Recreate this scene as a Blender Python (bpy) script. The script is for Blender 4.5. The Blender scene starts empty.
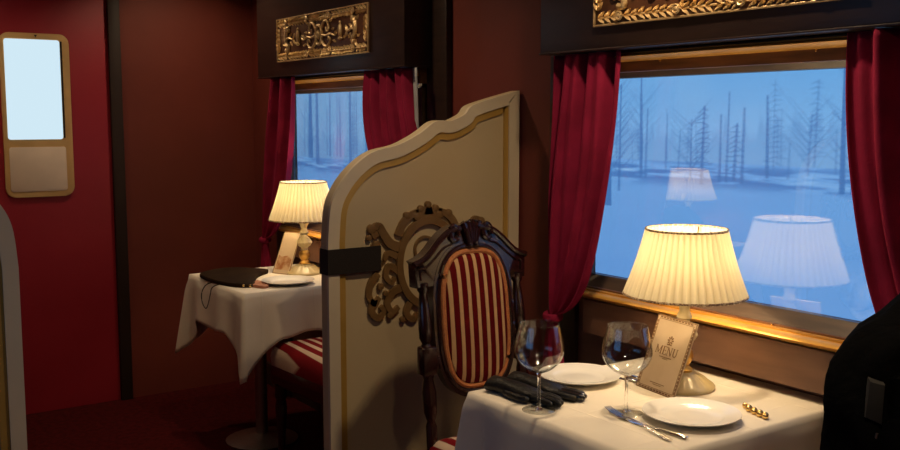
import bpy, bmesh, math, random
from mathutils import Vector, Matrix

random.seed(7)
PI = math.pi
scn = bpy.context.scene
COL = scn.collection

# ------------------------------------------------------------------ materials
def new_mat(name):
    m = bpy.data.materials.new(name)
    m.use_nodes = True
    nt = m.node_tree
    for n in list(nt.nodes):
        nt.nodes.remove(n)
    out = nt.nodes.new('ShaderNodeOutputMaterial')
    return m, nt, out

def pmat(name, col, rough=0.5, metal=0.0, col2=None, nscale=8.0, stretch=(1, 1, 1), bump=0.0,
         bscale=None, sheen=0.0, spec=0.5, coat=0.0, detail=4.0, ramp=(0.35, 0.65)):
    """principled surface with a procedural noise tint and bump"""
    m, nt, out = new_mat(name)
    b = nt.nodes.new('ShaderNodeBsdfPrincipled')
    nt.links.new(b.outputs[0], out.inputs[0])
    b.inputs['Roughness'].default_value = rough
    b.inputs['Metallic'].default_value = metal
    b.inputs['Specular IOR Level'].default_value = spec
    if sheen:
        b.inputs['Sheen Weight'].default_value = sheen
        b.inputs['Sheen Roughness'].default_value = 0.4
        b.inputs['Sheen Tint'].default_value = (min(1, col[0] * 2.5), min(1, col[1] * 2.5), min(1, col[2] * 2.5), 1)
    if coat:
        b.inputs['Coat Weight'].default_value = coat
        b.inputs['Coat Roughness'].default_value = 0.15
    tc = nt.nodes.new('ShaderNodeTexCoord')
    mp = nt.nodes.new('ShaderNodeMapping')
    mp.inputs['Scale'].default_value = stretch
    nt.links.new(tc.outputs['Object'], mp.inputs['Vector'])
    nz = nt.nodes.new('ShaderNodeTexNoise')
    nz.inputs['Scale'].default_value = nscale
    nz.inputs['Detail'].default_value = detail
    nt.links.new(mp.outputs[0], nz.inputs['Vector'])
    cr = nt.nodes.new('ShaderNodeValToRGB')
    cr.color_ramp.elements[0].position, cr.color_ramp.elements[1].position = ramp
    c2 = col2 if col2 else tuple(min(1, c * 1.12) for c in col)
    cr.color_ramp.elements[0].color = (*col, 1)
    cr.color_ramp.elements[1].color = (*c2, 1)
    nt.links.new(nz.outputs['Fac'], cr.inputs[0])
    nt.links.new(cr.outputs[0], b.inputs['Base Color'])
    if bump:
        nb = nt.nodes.new('ShaderNodeTexNoise')
        nb.inputs['Scale'].default_value = bscale or nscale * 6
        nb.inputs['Detail'].default_value = 3
        nt.links.new(mp.outputs[0], nb.inputs['Vector'])
        bp = nt.nodes.new('ShaderNodeBump')
        bp.inputs['Strength'].default_value = bump
        bp.inputs['Distance'].default_value = 0.01
        nt.links.new(nb.outputs['Fac'], bp.inputs['Height'])
        nt.links.new(bp.outputs[0], b.inputs['Normal'])
    return m

def stripe_mat(name, dark, light, period, light_share, phase=0.0):
    """woven upholstery striped across the object's x axis"""
    m, nt, out = new_mat(name)
    b = nt.nodes.new('ShaderNodeBsdfPrincipled')
    nt.links.new(b.outputs[0], out.inputs[0])
    b.inputs['Roughness'].default_value = 0.95
    b.inputs['Specular IOR Level'].default_value = 0.08
    tc = nt.nodes.new('ShaderNodeTexCoord')
    sp = nt.nodes.new('ShaderNodeSeparateXYZ')
    nt.links.new(tc.outputs['Object'], sp.inputs[0])
    a = nt.nodes.new('ShaderNodeMath'); a.operation = 'MULTIPLY_ADD'
    a.inputs[1].default_value = 1.0 / period
    a.inputs[2].default_value = 100.0 + phase
    nt.links.new(sp.outputs['X'], a.inputs[0])
    f = nt.nodes.new('ShaderNodeMath'); f.operation = 'FRACT'
    nt.links.new(a.outputs[0], f.inputs[0])
    cr = nt.nodes.new('ShaderNodeValToRGB')
    e = cr.color_ramp.elements
    e[0].position = 0.0; e[0].color = (*light, 1)
    e[1].position = light_share; e[1].color = (*light, 1)
    x = e.new(min(0.98, light_share + 0.05)); x.color = (*dark, 1)
    x = e.new(0.96); x.color = (*dark, 1)
    x = e.new(1.0); x.color = (*light, 1)
    nt.links.new(f.outputs[0], cr.inputs[0])
    nt.links.new(cr.outputs[0], b.inputs['Base Color'])
    nz = nt.nodes.new('ShaderNodeTexNoise'); nz.inputs['Scale'].default_value = 220
    nt.links.new(tc.outputs['Object'], nz.inputs['Vector'])
    bp = nt.nodes.new('ShaderNodeBump'); bp.inputs['Strength'].default_value = 0.25
    bp.inputs['Distance'].default_value = 0.003
    nt.links.new(nz.outputs['Fac'], bp.inputs['Height'])
    nt.links.new(bp.outputs[0], b.inputs['Normal'])
    return m

def glass_mat(name, tint, refl, rough=0.0, edge=0.0):
    """thin clear sheet: see-through with a Fresnel-like reflection"""
    m, nt, out = new_mat(name)
    t = nt.nodes.new('ShaderNodeBsdfTransparent')
    lw = nt.nodes.new('ShaderNodeLayerWeight'); lw.inputs['Blend'].default_value = 0.5
    if edge:
        cr = nt.nodes.new('ShaderNodeValToRGB')
        cr.color_ramp.elements[0].position = 0.55; cr.color_ramp.elements[0].color = (*tint, 1)
        cr.color_ramp.elements[1].position = 1.0
        cr.color_ramp.elements[1].color = tuple(c * (1 - edge) for c in tint) + (1,)
        nt.links.new(lw.outputs['Facing'], cr.inputs[0])
        nt.links.new(cr.outputs[0], t.inputs[0])
    else:
        t.inputs[0].default_value = (*tint, 1)
    g = nt.nodes.new('ShaderNodeBsdfGlossy'); g.inputs['Roughness'].default_value = rough
    pw = nt.nodes.new('ShaderNodeMath'); pw.operation = 'POWER'; pw.inputs[1].default_value = 3.0
    nt.links.new(lw.outputs['Facing'], pw.inputs[0])
    ma = nt.nodes.new('ShaderNodeMath'); ma.operation = 'MULTIPLY_ADD'; ma.use_clamp = True
    ma.inputs[1].default_value = 0.6; ma.inputs[2].default_value = refl
    nt.links.new(pw.outputs[0], ma.inputs[0])
    mx = nt.nodes.new('ShaderNodeMixShader')
    nt.links.new(ma.outputs[0], mx.inputs[0])
    nt.links.new(t.outputs[0], mx.inputs[1]); nt.links.new(g.outputs[0], mx.inputs[2])
    nt.links.new(mx.outputs[0], out.inputs[0])
    return m

def shade_mat(name, col, trans, pleats):
    """pleated lamp-shade cloth that lets the bulb shine through; the cloth lies double at every pleat seam"""
    m, nt, out = new_mat(name)
    tc = nt.nodes.new('ShaderNodeTexCoord')
    sp = nt.nodes.new('ShaderNodeSeparateXYZ'); nt.links.new(tc.outputs['Object'], sp.inputs[0])
    at = nt.nodes.new('ShaderNodeMath'); at.operation = 'ARCTAN2'
    nt.links.new(sp.outputs['Y'], at.inputs[0]); nt.links.new(sp.outputs['X'], at.inputs[1])
    ma = nt.nodes.new('ShaderNodeMath'); ma.operation = 'MULTIPLY_ADD'
    ma.inputs[1].default_value = pleats / (2 * PI); ma.inputs[2].default_value = pleats
    nt.links.new(at.outputs[0], ma.inputs[0])
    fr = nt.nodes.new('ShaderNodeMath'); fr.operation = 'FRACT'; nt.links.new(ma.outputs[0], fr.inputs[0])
    cr = nt.nodes.new('ShaderNodeValToRGB')
    e = cr.color_ramp.elements
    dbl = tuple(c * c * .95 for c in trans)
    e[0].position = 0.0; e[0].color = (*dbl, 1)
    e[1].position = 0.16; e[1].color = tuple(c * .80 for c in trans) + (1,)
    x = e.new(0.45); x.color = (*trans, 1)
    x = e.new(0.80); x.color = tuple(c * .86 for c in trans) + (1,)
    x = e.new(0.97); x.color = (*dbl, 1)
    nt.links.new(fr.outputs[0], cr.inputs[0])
    d = nt.nodes.new('ShaderNodeBsdfDiffuse'); d.inputs[0].default_value = (*col, 1)
    t = nt.nodes.new('ShaderNodeBsdfTranslucent'); nt.links.new(cr.outputs[0], t.inputs[0])
    mx = nt.nodes.new('ShaderNodeMixShader'); mx.inputs[0].default_value = 0.42
    nt.links.new(d.outputs[0], mx.inputs[1]); nt.links.new(t.outputs[0], mx.inputs[2])
    nt.links.new(mx.outputs[0], out.inputs[0])
    return m

def emit_mat(name, col, strength, attr=None):
    m, nt, out = new_mat(name)
    e = nt.nodes.new('ShaderNodeEmission')
    e.inputs[0].default_value = (*col, 1); e.inputs[1].default_value = strength
    if attr:
        a = nt.nodes.new('ShaderNodeVertexColor'); a.layer_name = attr
        nt.links.new(a.outputs[0], e.inputs[0])
    nt.links.new(e.outputs[0], out.inputs[0])
    return m

M = {}
M['wall_red'] = pmat('wall_red_brown_paint', (0.155, 0.025, 0.015), 0.6, col2=(0.18, 0.030, 0.018), nscale=3, bump=0.05, bscale=60)
M['door_red'] = pmat('door_crimson_paint', (0.34, 0.014, 0.030), 0.5, col2=(0.38, 0.018, 0.036), nscale=3, bump=0.04, bscale=60)
M['carpet'] = pmat('dark_red_carpet', (0.085, 0.006, 0.007), 0.95, col2=(0.05, 0.004, 0.004), nscale=40, bump=0.5, bscale=300, spec=0.1)
M['ceiling'] = pmat('ceiling_paint', (0.25, 0.10, 0.06), 0.7, nscale=3)
M['dark_wood'] = pmat('dark_stained_wood', (0.020, 0.010, 0.008), 0.38, col2=(0.034, 0.017, 0.012), nscale=6, stretch=(1, 1, 9), bump=0.04, bscale=40)
M['valance_wood'] = pmat('valance_wood', (0.017, 0.009, 0.008), 0.36, col2=(0.027, 0.014, 0.011), nscale=5, stretch=(8, 1, 8), bump=0.05, bscale=30)
M['frame_wood'] = pmat('window_frame_wood', (0.10, 0.045, 0.018), 0.4, col2=(0.20, 0.085, 0.03), nscale=5, stretch=(9, 1.2, 9), bump=0.04, bscale=40)
M['bevel_wood'] = pmat('window_bevel_wood', (0.06, 0.036, 0.022), 0.45, col2=(0.10, 0.06, 0.034), nscale=5, stretch=(9, 1.2, 9))
M['dado_wood'] = pmat('dado_panel_wood', (0.13, 0.065, 0.040), 0.42, col2=(0.18, 0.09, 0.055), nscale=4, stretch=(6, 1, 6), bump=0.03, bscale=40)
M['gold'] = pmat('gilded_moulding', (0.74, 0.36, 0.05), 0.34, 0.35, col2=(0.80, 0.42, 0.08), nscale=12, bump=0.05, bscale=50)
M['old_gold'] = pmat('antique_gilding', (0.62, 0.42, 0.19), 0.36, 0.6, col2=(0.86, 0.64, 0.34), nscale=45, bump=0.25, bscale=160)
M['frieze_bed'] = pmat('frieze_ground_wood', (0.075, 0.028, 0.014), 0.45, col2=(0.11, 0.045, 0.02), nscale=12)
M['cream_paint'] = pmat('cream_paint', (0.54, 0.43, 0.25), 0.5, col2=(0.58, 0.46, 0.27), nscale=2.5, bump=0.03, bscale=70)
M['white_paint'] = pmat('white_border_paint', (0.62, 0.53, 0.38), 0.45, nscale=4)
M['gold_paint'] = pmat('gold_paint', (0.50, 0.30, 0.06), 0.42, 0.25, col2=(0.58, 0.36, 0.09), nscale=8)
M['ornament'] = pmat('bronze_gold_ornament', (0.22, 0.125, 0.045), 0.42, 0.35, col2=(0.29, 0.17, 0.065), nscale=14)
M['velvet'] = pmat('crimson_velvet', (0.20, 0.008, 0.034), 0.85, col2=(0.28, 0.012, 0.050), nscale=9, sheen=0.35, bump=0.12, bscale=160, spec=0.15)
M['lining'] = pmat('grey_lining', (0.36, 0.37, 0.38), 0.8, nscale=20)
M['mahogany'] = pmat('polished_mahogany', (0.014, 0.0045, 0.004), 0.24, col2=(0.026, 0.007, 0.006), nscale=7, stretch=(1, 1, 6), coat=0.5)
M['stripes'] = stripe_mat('striped_back_upholstery', (0.10, 0.004, 0.006), (0.52, 0.32, 0.15), 0.0315, 0.34, phase=0.30)
M['seat_stripes'] = stripe_mat('striped_seat_upholstery', (0.22, 0.010, 0.014), (0.72, 0.54, 0.38), 0.044, 0.36, phase=0.2)
M['piping'] = pmat('orange_gimp_piping', (0.42, 0.13, 0.035), 0.65, col2=(0.5, 0.18, 0.05), nscale=120, bump=0.4, bscale=400)
M['linen'] = pmat('white_linen', (0.78, 0.71, 0.59), 0.85, col2=(0.82, 0.75, 0.63), nscale=5, bump=0.12, bscale=14, spec=0.2)
_m = M['linen']; _nt = _m.node_tree
_b = next(n for n in _nt.nodes if n.type == 'BSDF_PRINCIPLED'); _tc = next(n for n in _nt.nodes if n.type == 'TEX_COORD')
_old = _b.inputs['Normal'].links[0].from_node
_sp = _nt.nodes.new('ShaderNodeSeparateXYZ'); _nt.links.new(_tc.outputs['Object'], _sp.inputs[0])
_mul = None
for _ax in ('X', 'Y'):                                  # pressed fold lines every 24 cm
    _w = _nt.nodes.new('ShaderNodeMath'); _w.operation = 'PINGPONG'; _w.inputs[1].default_value = .12
    _nt.links.new(_sp.outputs[_ax], _w.inputs[0])
    _r = _nt.nodes.new('ShaderNodeMapRange'); _r.interpolation_type = 'SMOOTHSTEP'
    _r.inputs[1].default_value = .0; _r.inputs[2].default_value = .006; _r.inputs[3].default_value = 1; _r.inputs[4].default_value = 0
    _nt.links.new(_w.outputs[0], _r.inputs[0])
    if _mul is None: _mul = _r
    else:
        _x = _nt.nodes.new('ShaderNodeMath'); _x.operation = 'MAXIMUM'
        _nt.links.new(_mul.outputs[0], _x.inputs[0]); _nt.links.new(_r.outputs[0], _x.inputs[1]); _mul = _x
_bp = _nt.nodes.new('ShaderNodeBump'); _bp.inputs['Strength'].default_value = .35; _bp.inputs['Distance'].default_value = .002
_nt.links.new(_mul.outputs[0], _bp.inputs['Height']); _nt.links.new(_old.outputs[0], _bp.inputs['Normal'])
_nt.links.new(_bp.outputs[0], _b.inputs['Normal'])
M['china'] = pmat('white_china', (0.84, 0.82, 0.76), 0.16, nscale=3, coat=0.3)
M['wine_glass'] = glass_mat('clear_wine_glass', (0.97, 0.98, 0.98), 0.09, 0.03, edge=0.22)
gm, gnt, gout = new_mat('solid_stem_glass')
gb = gnt.nodes.new('ShaderNodeBsdfGlass'); gb.inputs['IOR'].default_value = 1.45; gb.inputs['Roughness'].default_value = 0.05
gb.inputs['Color'].default_value = (1, 1, 1, 1)
gnt.links.new(gb.outputs[0], gout.inputs[0])
M['stem_glass'] = gm
M['pane'] = glass_mat('window_pane', (0.97, 0.98, 1.0), 0.20)
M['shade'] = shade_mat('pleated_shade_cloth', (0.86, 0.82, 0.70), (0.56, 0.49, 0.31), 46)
M['braid'] = pmat('shade_braid', (0.60, 0.46, 0.28), 0.8, col2=(0.20, 0.12, 0.07), nscale=190, detail=1, ramp=(0.42, 0.58))
M['lamp_base'] = pmat('ivory_lamp_enamel', (0.72, 0.60, 0.36), 0.3, col2=(0.62, 0.48, 0.22), nscale=14, coat=0.3)
M['lamp_gold'] = pmat('lamp_gilding', (0.72, 0.42, 0.10), 0.32, 0.7, nscale=20)
M['bulb'] = emit_mat('bulb_glow', (1.0, 0.72, 0.38), 14)
M['menu_card'] = pmat('menu_card_stock', (0.66, 0.50, 0.32), 0.6, col2=(0.70, 0.54, 0.36), nscale=18)
M['menu_ink'] = pmat('menu_brown_ink', (0.22, 0.115, 0.045), 0.6, nscale=20)
M['menu_picture'] = pmat('menu_sepia_picture', (0.42, 0.16, 0.05), 0.6, col2=(0.70, 0.48, 0.28), nscale=30)
M['silver'] = pmat('polished_silver', (0.80, 0.77, 0.72), 0.18, 1.0, nscale=12)
M['leather'] = pmat('black_leather', (0.006, 0.0055, 0.0055), 0.45, col2=(0.011, 0.010, 0.009), nscale=30, bump=0.3, bscale=90, spec=0.3)
M['gloss_black'] = pmat('glossy_black_trim', (0.012, 0.012, 0.013), 0.12, nscale=20, coat=0.6)
M['pouch'] = pmat('dark_brown_leather', (0.014, 0.007, 0.004), 0.75, col2=(0.026, 0.014, 0.007), nscale=12, bump=0.15, bscale=90, spec=0.06)
M['tan'] = pmat('tan_suede_lining', (0.40, 0.16, 0.09), 0.8, col2=(0.48, 0.22, 0.13), nscale=20)
M['brass'] = pmat('brass', (0.80, 0.55, 0.20), 0.2, 1.0, nscale=12)
M['coat_cloth'] = pmat('black_coat_cloth', (0.003, 0.003, 0.0033), 0.95, col2=(0.005, 0.005, 0.0052), nscale=18, bump=0.35, bscale=60, spec=0.02)
M['grey_tab'] = pmat('grey_webbing', (0.022, 0.021, 0.020), 0.8, nscale=60)
M['black_band'] = pmat('black_band_surface', (0.012, 0.007, 0.005), 0.8, nscale=60, bump=0.2, bscale=300)
M['steel'] = pmat('brushed_steel', (0.35, 0.30, 0.27), 0.35, 0.9, nscale=20)
M['light_box'] = emit_mat('backlit_window', (0.62, 0.80, 0.90), 1.02)
M['door_gold'] = pmat('matte_gold_frame', (0.72, 0.48, 0.20), 0.5, 0.1, nscale=10)
M['door_panel'] = pmat('cream_door_panel', (0.80, 0.68, 0.56), 0.55, nscale=6)
M['jamb'] = pmat('dark_jamb', (0.020, 0.008, 0.005), 0.6, nscale=6)
M['black_gap'] = pmat('dark_slot', (0.02, 0.012, 0.01), 0.8, nscale=6)
M['screen'] = emit_mat('winter_view', (1, 1, 1), 1.36, attr='view')
M['screen_dim'] = emit_mat('winter_view_dusk', (1, 1, 1), 0.4, attr='view')
M['downlight'] = emit_mat('downlight_glow', (1.0, 0.78, 0.5), 5)

# ------------------------------------------------------------------ mesh tools
class MB:
    def __init__(self):
        self.bm = bmesh.new()

    def quad_grid(self, rows, close_u=False, close_v=False, flip=False):
        vs = [[self.bm.verts.new(p) for p in r] for r in rows]
        nv = len(vs); nu = len(vs[0])
        for i in range(nv if close_v else nv - 1):
            for j in range(nu if close_u else nu - 1):
                a, b = vs[i][j], vs[i][(j + 1) % nu]
                c, d = vs[(i + 1) % nv][(j + 1) % nu], vs[(i + 1) % nv][j]
                try:
                    self.bm.faces.new((d, c, b, a) if flip else (a, b, c, d))
                except ValueError:
                    pass
        return vs

    def cap(self, ring, flip=False):
        try:
            self.bm.faces.new(ring[::-1] if flip else ring)
        except ValueError:
            pass
        return self

    def box(self, lo, hi, bevel=0.0, seg=2):
        x0, y0, z0 = lo; x1, y1, z1 = hi
        P = [(x0, y0, z0), (x1, y0, z0), (x1, y1, z0), (x0, y1, z0), (x0, y0, z1), (x1, y0, z1), (x1, y1, z1), (x0, y1, z1)]
        v = [self.bm.verts.new(p) for p in P]
        fs = [self.bm.faces.new([v[i] for i in f]) for f in
              ((3, 2, 1, 0), (4, 5, 6, 7), (0, 1, 5, 4), (1, 2, 6, 5), (2, 3, 7, 6), (3, 0, 4, 7))]
        if bevel:
            es = list({e for f in fs for e in f.edges})
            bmesh.ops.bevel(self.bm, geom=es, offset=bevel, segments=seg, profile=0.5, affect='EDGES')
        return self

    def lathe(self, prof, seg=32, c=(0, 0, 0), rfun=None):
        rows = []
        for r, z in prof:
            row = []
            for k in range(seg):
                a = 2 * PI * k / seg
                rr = r * (rfun(a, z) if rfun else 1)
                row.append((c[0] + rr * math.cos(a), c[1] + rr * math.sin(a), c[2] + z))
            rows.append(row)
        vs = self.quad_grid(rows, close_u=True)
        if prof[0][0] > 1e-5: self.cap(vs[0], True)
        if prof[-1][0] > 1e-5: self.cap(vs[-1])
        return self

    def shell(self, prof, seg=32, c=(0, 0, 0), rfun=None):
        rows = []
        for r, z in prof:
            rows.append([(c[0] + r * (rfun(2 * PI * k / seg, z) if rfun else 1) * math.cos(2 * PI * k / seg),
                          c[1] + r * (rfun(2 * PI * k / seg, z) if rfun else 1) * math.sin(2 * PI * k / seg), c[2] + z) for k in range(seg)])
        self.quad_grid(rows, close_u=True)
        return self

    def tube(self, pts, rad, seg=8, flat=1.0, up=(0, 0, 1), closed=False):
        pts = [Vector(p) for p in pts]
        n = len(pts)
        if not hasattr(rad, '__len__'): rad = [rad] * n
        rows = []
        for i, p in enumerate(pts):
            if closed:
                t = pts[(i + 1) % n] - pts[(i - 1) % n]
            else:
                t = pts[min(i + 1, n - 1)] - pts[max(i - 1, 0)]
            if t.length < 1e-9: t = Vector((0, 0, 1))
            t.normalize()
            u = Vector(up)
            if abs(u.dot(t)) > 0.95: u = Vector((1, 0, 0)) if abs(t.x) < 0.9 else Vector((0, 1, 0))
            s = t.cross(u).normalized(); w = s.cross(t)
            rows.append([p + rad[i] * (math.cos(2 * PI * k / seg) * s + flat * math.sin(2 * PI * k / seg) * w) for k in range(seg)])
        vs = self.quad_grid(rows, close_u=True, close_v=closed)
        if not closed:
            self.cap(vs[0], True); self.cap(vs[-1])
        return self

    def prism(self, poly, fn, d0, d1, bevel=0.0):
        """poly [(a,b)]; fn(a,b,d)->xyz"""
        A = [self.bm.verts.new(fn(a, b, d0)) for a, b in poly]
        B = [self.bm.verts.new(fn(a, b, d1)) for a, b in poly]
        f0 = self.bm.faces.new(A[::-1]); f1 = self.bm.faces.new(B)
        n = len(poly)
        for i in range(n):
            self.bm.faces.new((A[i], A[(i + 1) % n], B[(i + 1) % n], B[i]))
        if bevel:
            bmesh.ops.bevel(self.bm, geom=list(f1.edges), offset=bevel, segments=2, profile=0.5, affect='EDGES')
        return self

    def band(self, outer, inner, fn, d0, d1):
        """solid ring/strip between two matching polylines"""
        n = len(outer)
        rows = []
        for i in range(n):
            o, q = outer[i], inner[i]
            rows.append([fn(*o, d0), fn(*o, d1), fn(*q, d1), fn(*q, d0)])
        vs = self.quad_grid(rows, close_u=True)
        self.cap(vs[0], True); self.cap(vs[-1])
        return self

    def ball(self, c, r, seg=12, rings=8, rot=None):
        rx, ry, rz = r if hasattr(r, '__len__') else (r, r, r)
        rows = []
        for i in range(rings + 1):
            th = PI * i / rings
            row = []
            for k in range(seg):
                a = 2 * PI * k / seg
                v = Vector((rx * math.sin(th) * math.cos(a), ry * math.sin(th) * math.sin(a), -rz * math.cos(th)))
                if rot: v = rot @ v
                row.append(Vector(c) + v)
            rows.append(row)
        self.quad_grid(rows, close_u=True)
        return self

    def build(self, name, mat, parent=None, smooth=True, loc=None, weld=True, angle=40):
        bm = self.bm
        if weld: bmesh.ops.remove_doubles(bm, verts=bm.verts, dist=1e-6)
        bmesh.ops.dissolve_degenerate(bm, dist=1e-7, edges=bm.edges)
        bmesh.ops.recalc_face_normals(bm, faces=bm.faces)
        if smooth:
            lim = math.radians(angle)
            for f in bm.faces: f.smooth = True
            for e in bm.edges:
                if len(e.link_faces) == 2:
                    if e.calc_face_angle(0) > lim: e.smooth = False
        me = bpy.data.meshes.new(name)
        bm.to_mesh(me); bm.free()
        o = bpy.data.objects.new(name, me)
        COL.objects.link(o)
        mats = mat if isinstance(mat, (list, tuple)) else [mat]
        for q in mats: me.materials.append(q)
        if parent: o.parent = parent
        if loc: o.location = loc
        return o

def thing(name, label, cat, loc=(0, 0, 0), rz=0.0, group=None):
    o = bpy.data.objects.new(name, None)
    o.empty_display_size = 0.05
    COL.objects.link(o)
    o.location = loc; o.rotation_euler = (0, 0, rz)
    return tag(o, label, cat, group)

def tag(o, label=None, cat=None, group=None, kind=None):
    if label: o['label'] = label
    if cat: o['category'] = cat
    if group: o['group'] = group
    if kind: o['kind'] = kind
    return o

def struct(o, label=None):
    o['kind'] = 'structure'
    if label: o['label'] = label
    return o

def copy_tree(root, loc, rz, label):
    c = root.copy(); COL.objects.link(c)
    c.location = loc; c.rotation_euler = (0, 0, rz); c['label'] = label
    def rec(src, dst):
        for ch in src.children:
            d = ch.copy(); COL.objects.link(d); d.parent = dst
            rec(ch, d)
    rec(root, c)
    return c

def sub(o, mod_levels=1):
    m = o.modifiers.new('smooth', 'SUBSURF'); m.levels = mod_levels; m.render_levels = mod_levels
    return o

def smooth_path(pts, n=8, closed=False):
    """Catmull-Rom through points (tuples of any dimension)"""
    out = []
    N = len(pts)
    rng = range(N) if closed else range(N - 1)
    for i in rng:
        p0 = pts[(i - 1) % N] if closed else pts[max(i - 1, 0)]
        p1 = pts[i]; p2 = pts[(i + 1) % N]
        p3 = pts[(i + 2) % N] if closed else pts[min(i + 2, N - 1)]
        for k in range(n):
            t = k / n
            out.append(tuple(0.5 * ((2 * b) + (c - a) * t + (2 * a - 5 * b + 4 * c - d) * t * t + (3 * b - a - 3 * c + d) * t ** 3)
                             for a, b, c, d in zip(p0, p1, p2, p3)))
    if not closed: out.append(tuple(pts[-1]))
    return out

# ------------------------------------------------------------------ room shell
XW = 2.21       # window wall
XL = -0.29      # wall across the aisle
YE = 5.10       # end wall
YB = -1.60
ZC = 2.36
WIN = [(1.745, 0.60), (3.965, 0.60)]     # window centre, half length
WZ0, WZ1 = 0.965, 1.597

def wall_with_holes(name, x0, x1, holes, mat):
    mb = MB()
    ys = sorted([YB] + [c + s * h for c, h in holes for s in (-1, 1)] + [YE])
    for a, b in zip(ys[:-1], ys[1:]):
        hole = any(abs((a + b) / 2 - c) < h for c, h in holes)
        if hole:
            mb.box((x0, a, 0), (x1, b, WZ0)); mb.box((x0, a, WZ1), (x1, b, ZC))
        else:
            mb.box((x0, a, 0), (x1, b, ZC))
    return struct(mb.build(name, mat, smooth=False, weld=False))

MB_ = MB().box((XL - .1, YB - .1, -0.1), (XW + .14, YE + .12, 0.0))
struct(MB_.build('floor', M['carpet'], smooth=False))
struct(MB().box((XL - .1, YB - .1, ZC), (XW + .14, YE + .12, ZC + .1)).build('ceiling', M['ceiling'], smooth=False))
wall_with_holes('wall_right', XW, XW + .14, WIN, M['wall_red'])
wall_with_holes('wall_left', XL - .1, XL, [(1.745, 0.60)], M['wall_red'])
mb = MB(); mb.box((1.44, YE, 0), (XW, YE + .12, ZC)); mb.box((XL, YE + .02, 0), (1.44, YE + .12, ZC))
struct(mb.build('wall_end', M['wall_red'], smooth=False, weld=False))
struct(MB().box((XL, YB - .1, 0), (XW, YB, ZC)).build('wall_back', M['wall_red'], smooth=False))

# ------------------------------------------------------------------ winter view shown behind the windows
def noise_table(seed, n=64):
    r = random.Random(seed)
    return [[r.random() for _ in range(n)] for _ in range(n)]
def vnoise(T, x, y):
    n = len(T)
    xi, yi = math.floor(x), math.floor(y)
    fx, fy = x - xi, y - yi
    fx = fx * fx * (3 - 2 * fx); fy = fy * fy * (3 - 2 * fy)
    a = T[yi % n][xi % n]; b = T[yi % n][(xi + 1) % n]
    c = T[(yi + 1) % n][xi % n]; d = T[(yi + 1) % n][(xi + 1) % n]
    return (a * (1 - fx) + b * fx) * (1 - fy) + (c * (1 - fx) + d * fx) * fy
def fbm(T, x, y, o=4):
    s = 0; a = 0.5
    for k in range(o):
        s += a * vnoise(T, x * 2 ** k + 17 * k, y * 2 ** k + 5 * k); a *= 0.5
    return s / 0.94

def paint_view(W, H, seed, sky_lo, sky_hi, trunks, horizon, fine=1.0):
    """winter wood: returns rows of linear colours, left to right, bottom to top"""
    T = noise_table(seed); r = random.Random(seed)
    img = [[None] * W for _ in range(H)]
    def mix(a, b, t): return tuple(p + (q - p) * t for p, q in zip(a, b))
    snow_a = (0.135, 0.345, 0.735); snow_b = (0.185, 0.430, 0.80)
    for j in range(H):
        v = j / (H - 1)
        for i in range(W):
            u = i / (W - 1)
            if v > horizon:
                t = (v - horizon) / (1 - horizon)
                c = mix(sky_lo, sky_hi, t)
                m = fbm(T, u * 6 + 3, v * 5)
                c = mix(c, (0.24, 0.50, 0.82), max(0, m - 0.45) * 1.1)
                # far tree haze
                edge = horizon + 0.13 + 0.10 * fbm(T, u * 22, 3.3) + 0.12 * (vnoise(T, u * 90, 9.1) - 0.4)
                if v < edge:
                    c = mix(c, (0.085, 0.235, 0.54), 0.32 * min(1, (edge - v) / 0.06))
            else:
                t = v / horizon
                m = fbm(T, u * 5, v * 16)
                c = mix(snow_a, snow_b, 0.35 * m + 0.45 * t)
                if v > horizon - 0.13:
                    k = fbm(T, u * 9 + 40, v * 60)
                    w = 1 - abs(v - (horizon - 0.055)) / 0.075
                    c = mix(c, (0.070, 0.205, 0.52), max(0, min(1, (k - 0.40) * 6)) * min(1, 1.6 * max(0, w)) * 0.85)
                    if k < 0.40: c = mix(c, (0.34, 0.58, 0.88), (0.40 - k) * 3 * max(0, w))
            img[j][i] = c
    def dab(i, j, col, a):
        if 0 <= i < W and 0 <= j < H: img[j][i] = mix(img[j][i], col, a)
    def line(u0, v0, u1, v1, w, col, a):
        n = int(max(abs(u1 - u0) * W, abs(v1 - v0) * H) * 1.2) + 1
        for k in range(n + 1):
            t = k / n
            x = (u0 + (u1 - u0) * t) * (W - 1); y = (v0 + (v1 - v0) * t) * (H - 1)
            hw = w * (W - 1) * (1 - 0.45 * t)
            for i in range(int(math.floor(x - hw - 1)), int(math.ceil(x + hw + 1)) + 1):
                cov = max(0, min(1, hw + 0.5 - abs(i - x)))
                if cov > 0: dab(i, int(round(y)), col, min(1, a * cov))
    for (u, v0, v1, w, a, kind) in trunks:
        col = (0.060, 0.185, 0.47)
        lean = (r.random() - .5) * 0.012
        line(u, v0, u + lean, v1, w * 1.25, col, min(1, a * 1.2))
        if kind == 'fir':
            vv = v0 + 0.04
            while vv < min(v1, 1):
                L = 0.030 * (1 - 0.6 * (vv - v0) / (v1 - v0)) * (0.7 + 0.6 * r.random())
                for s in (-1, 1):
                    line(u + lean * (vv - v0), vv, u + s * L, vv - 0.025 + 0.03 * r.random(), 0.0035, col, a * 0.6)
                vv += 0.022
        elif kind == 'bare':
            for _ in range(26):
                vv = v0 + (v1 - v0) * (0.12 + 0.85 * r.random())
                s = r.choice((-1, 1)); L = 0.02 + 0.06 * r.random()
                line(u, vv, u + s * L, vv + L * (1.2 + r.random()), 0.0022, col, a * 0.7)
    return img

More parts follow.
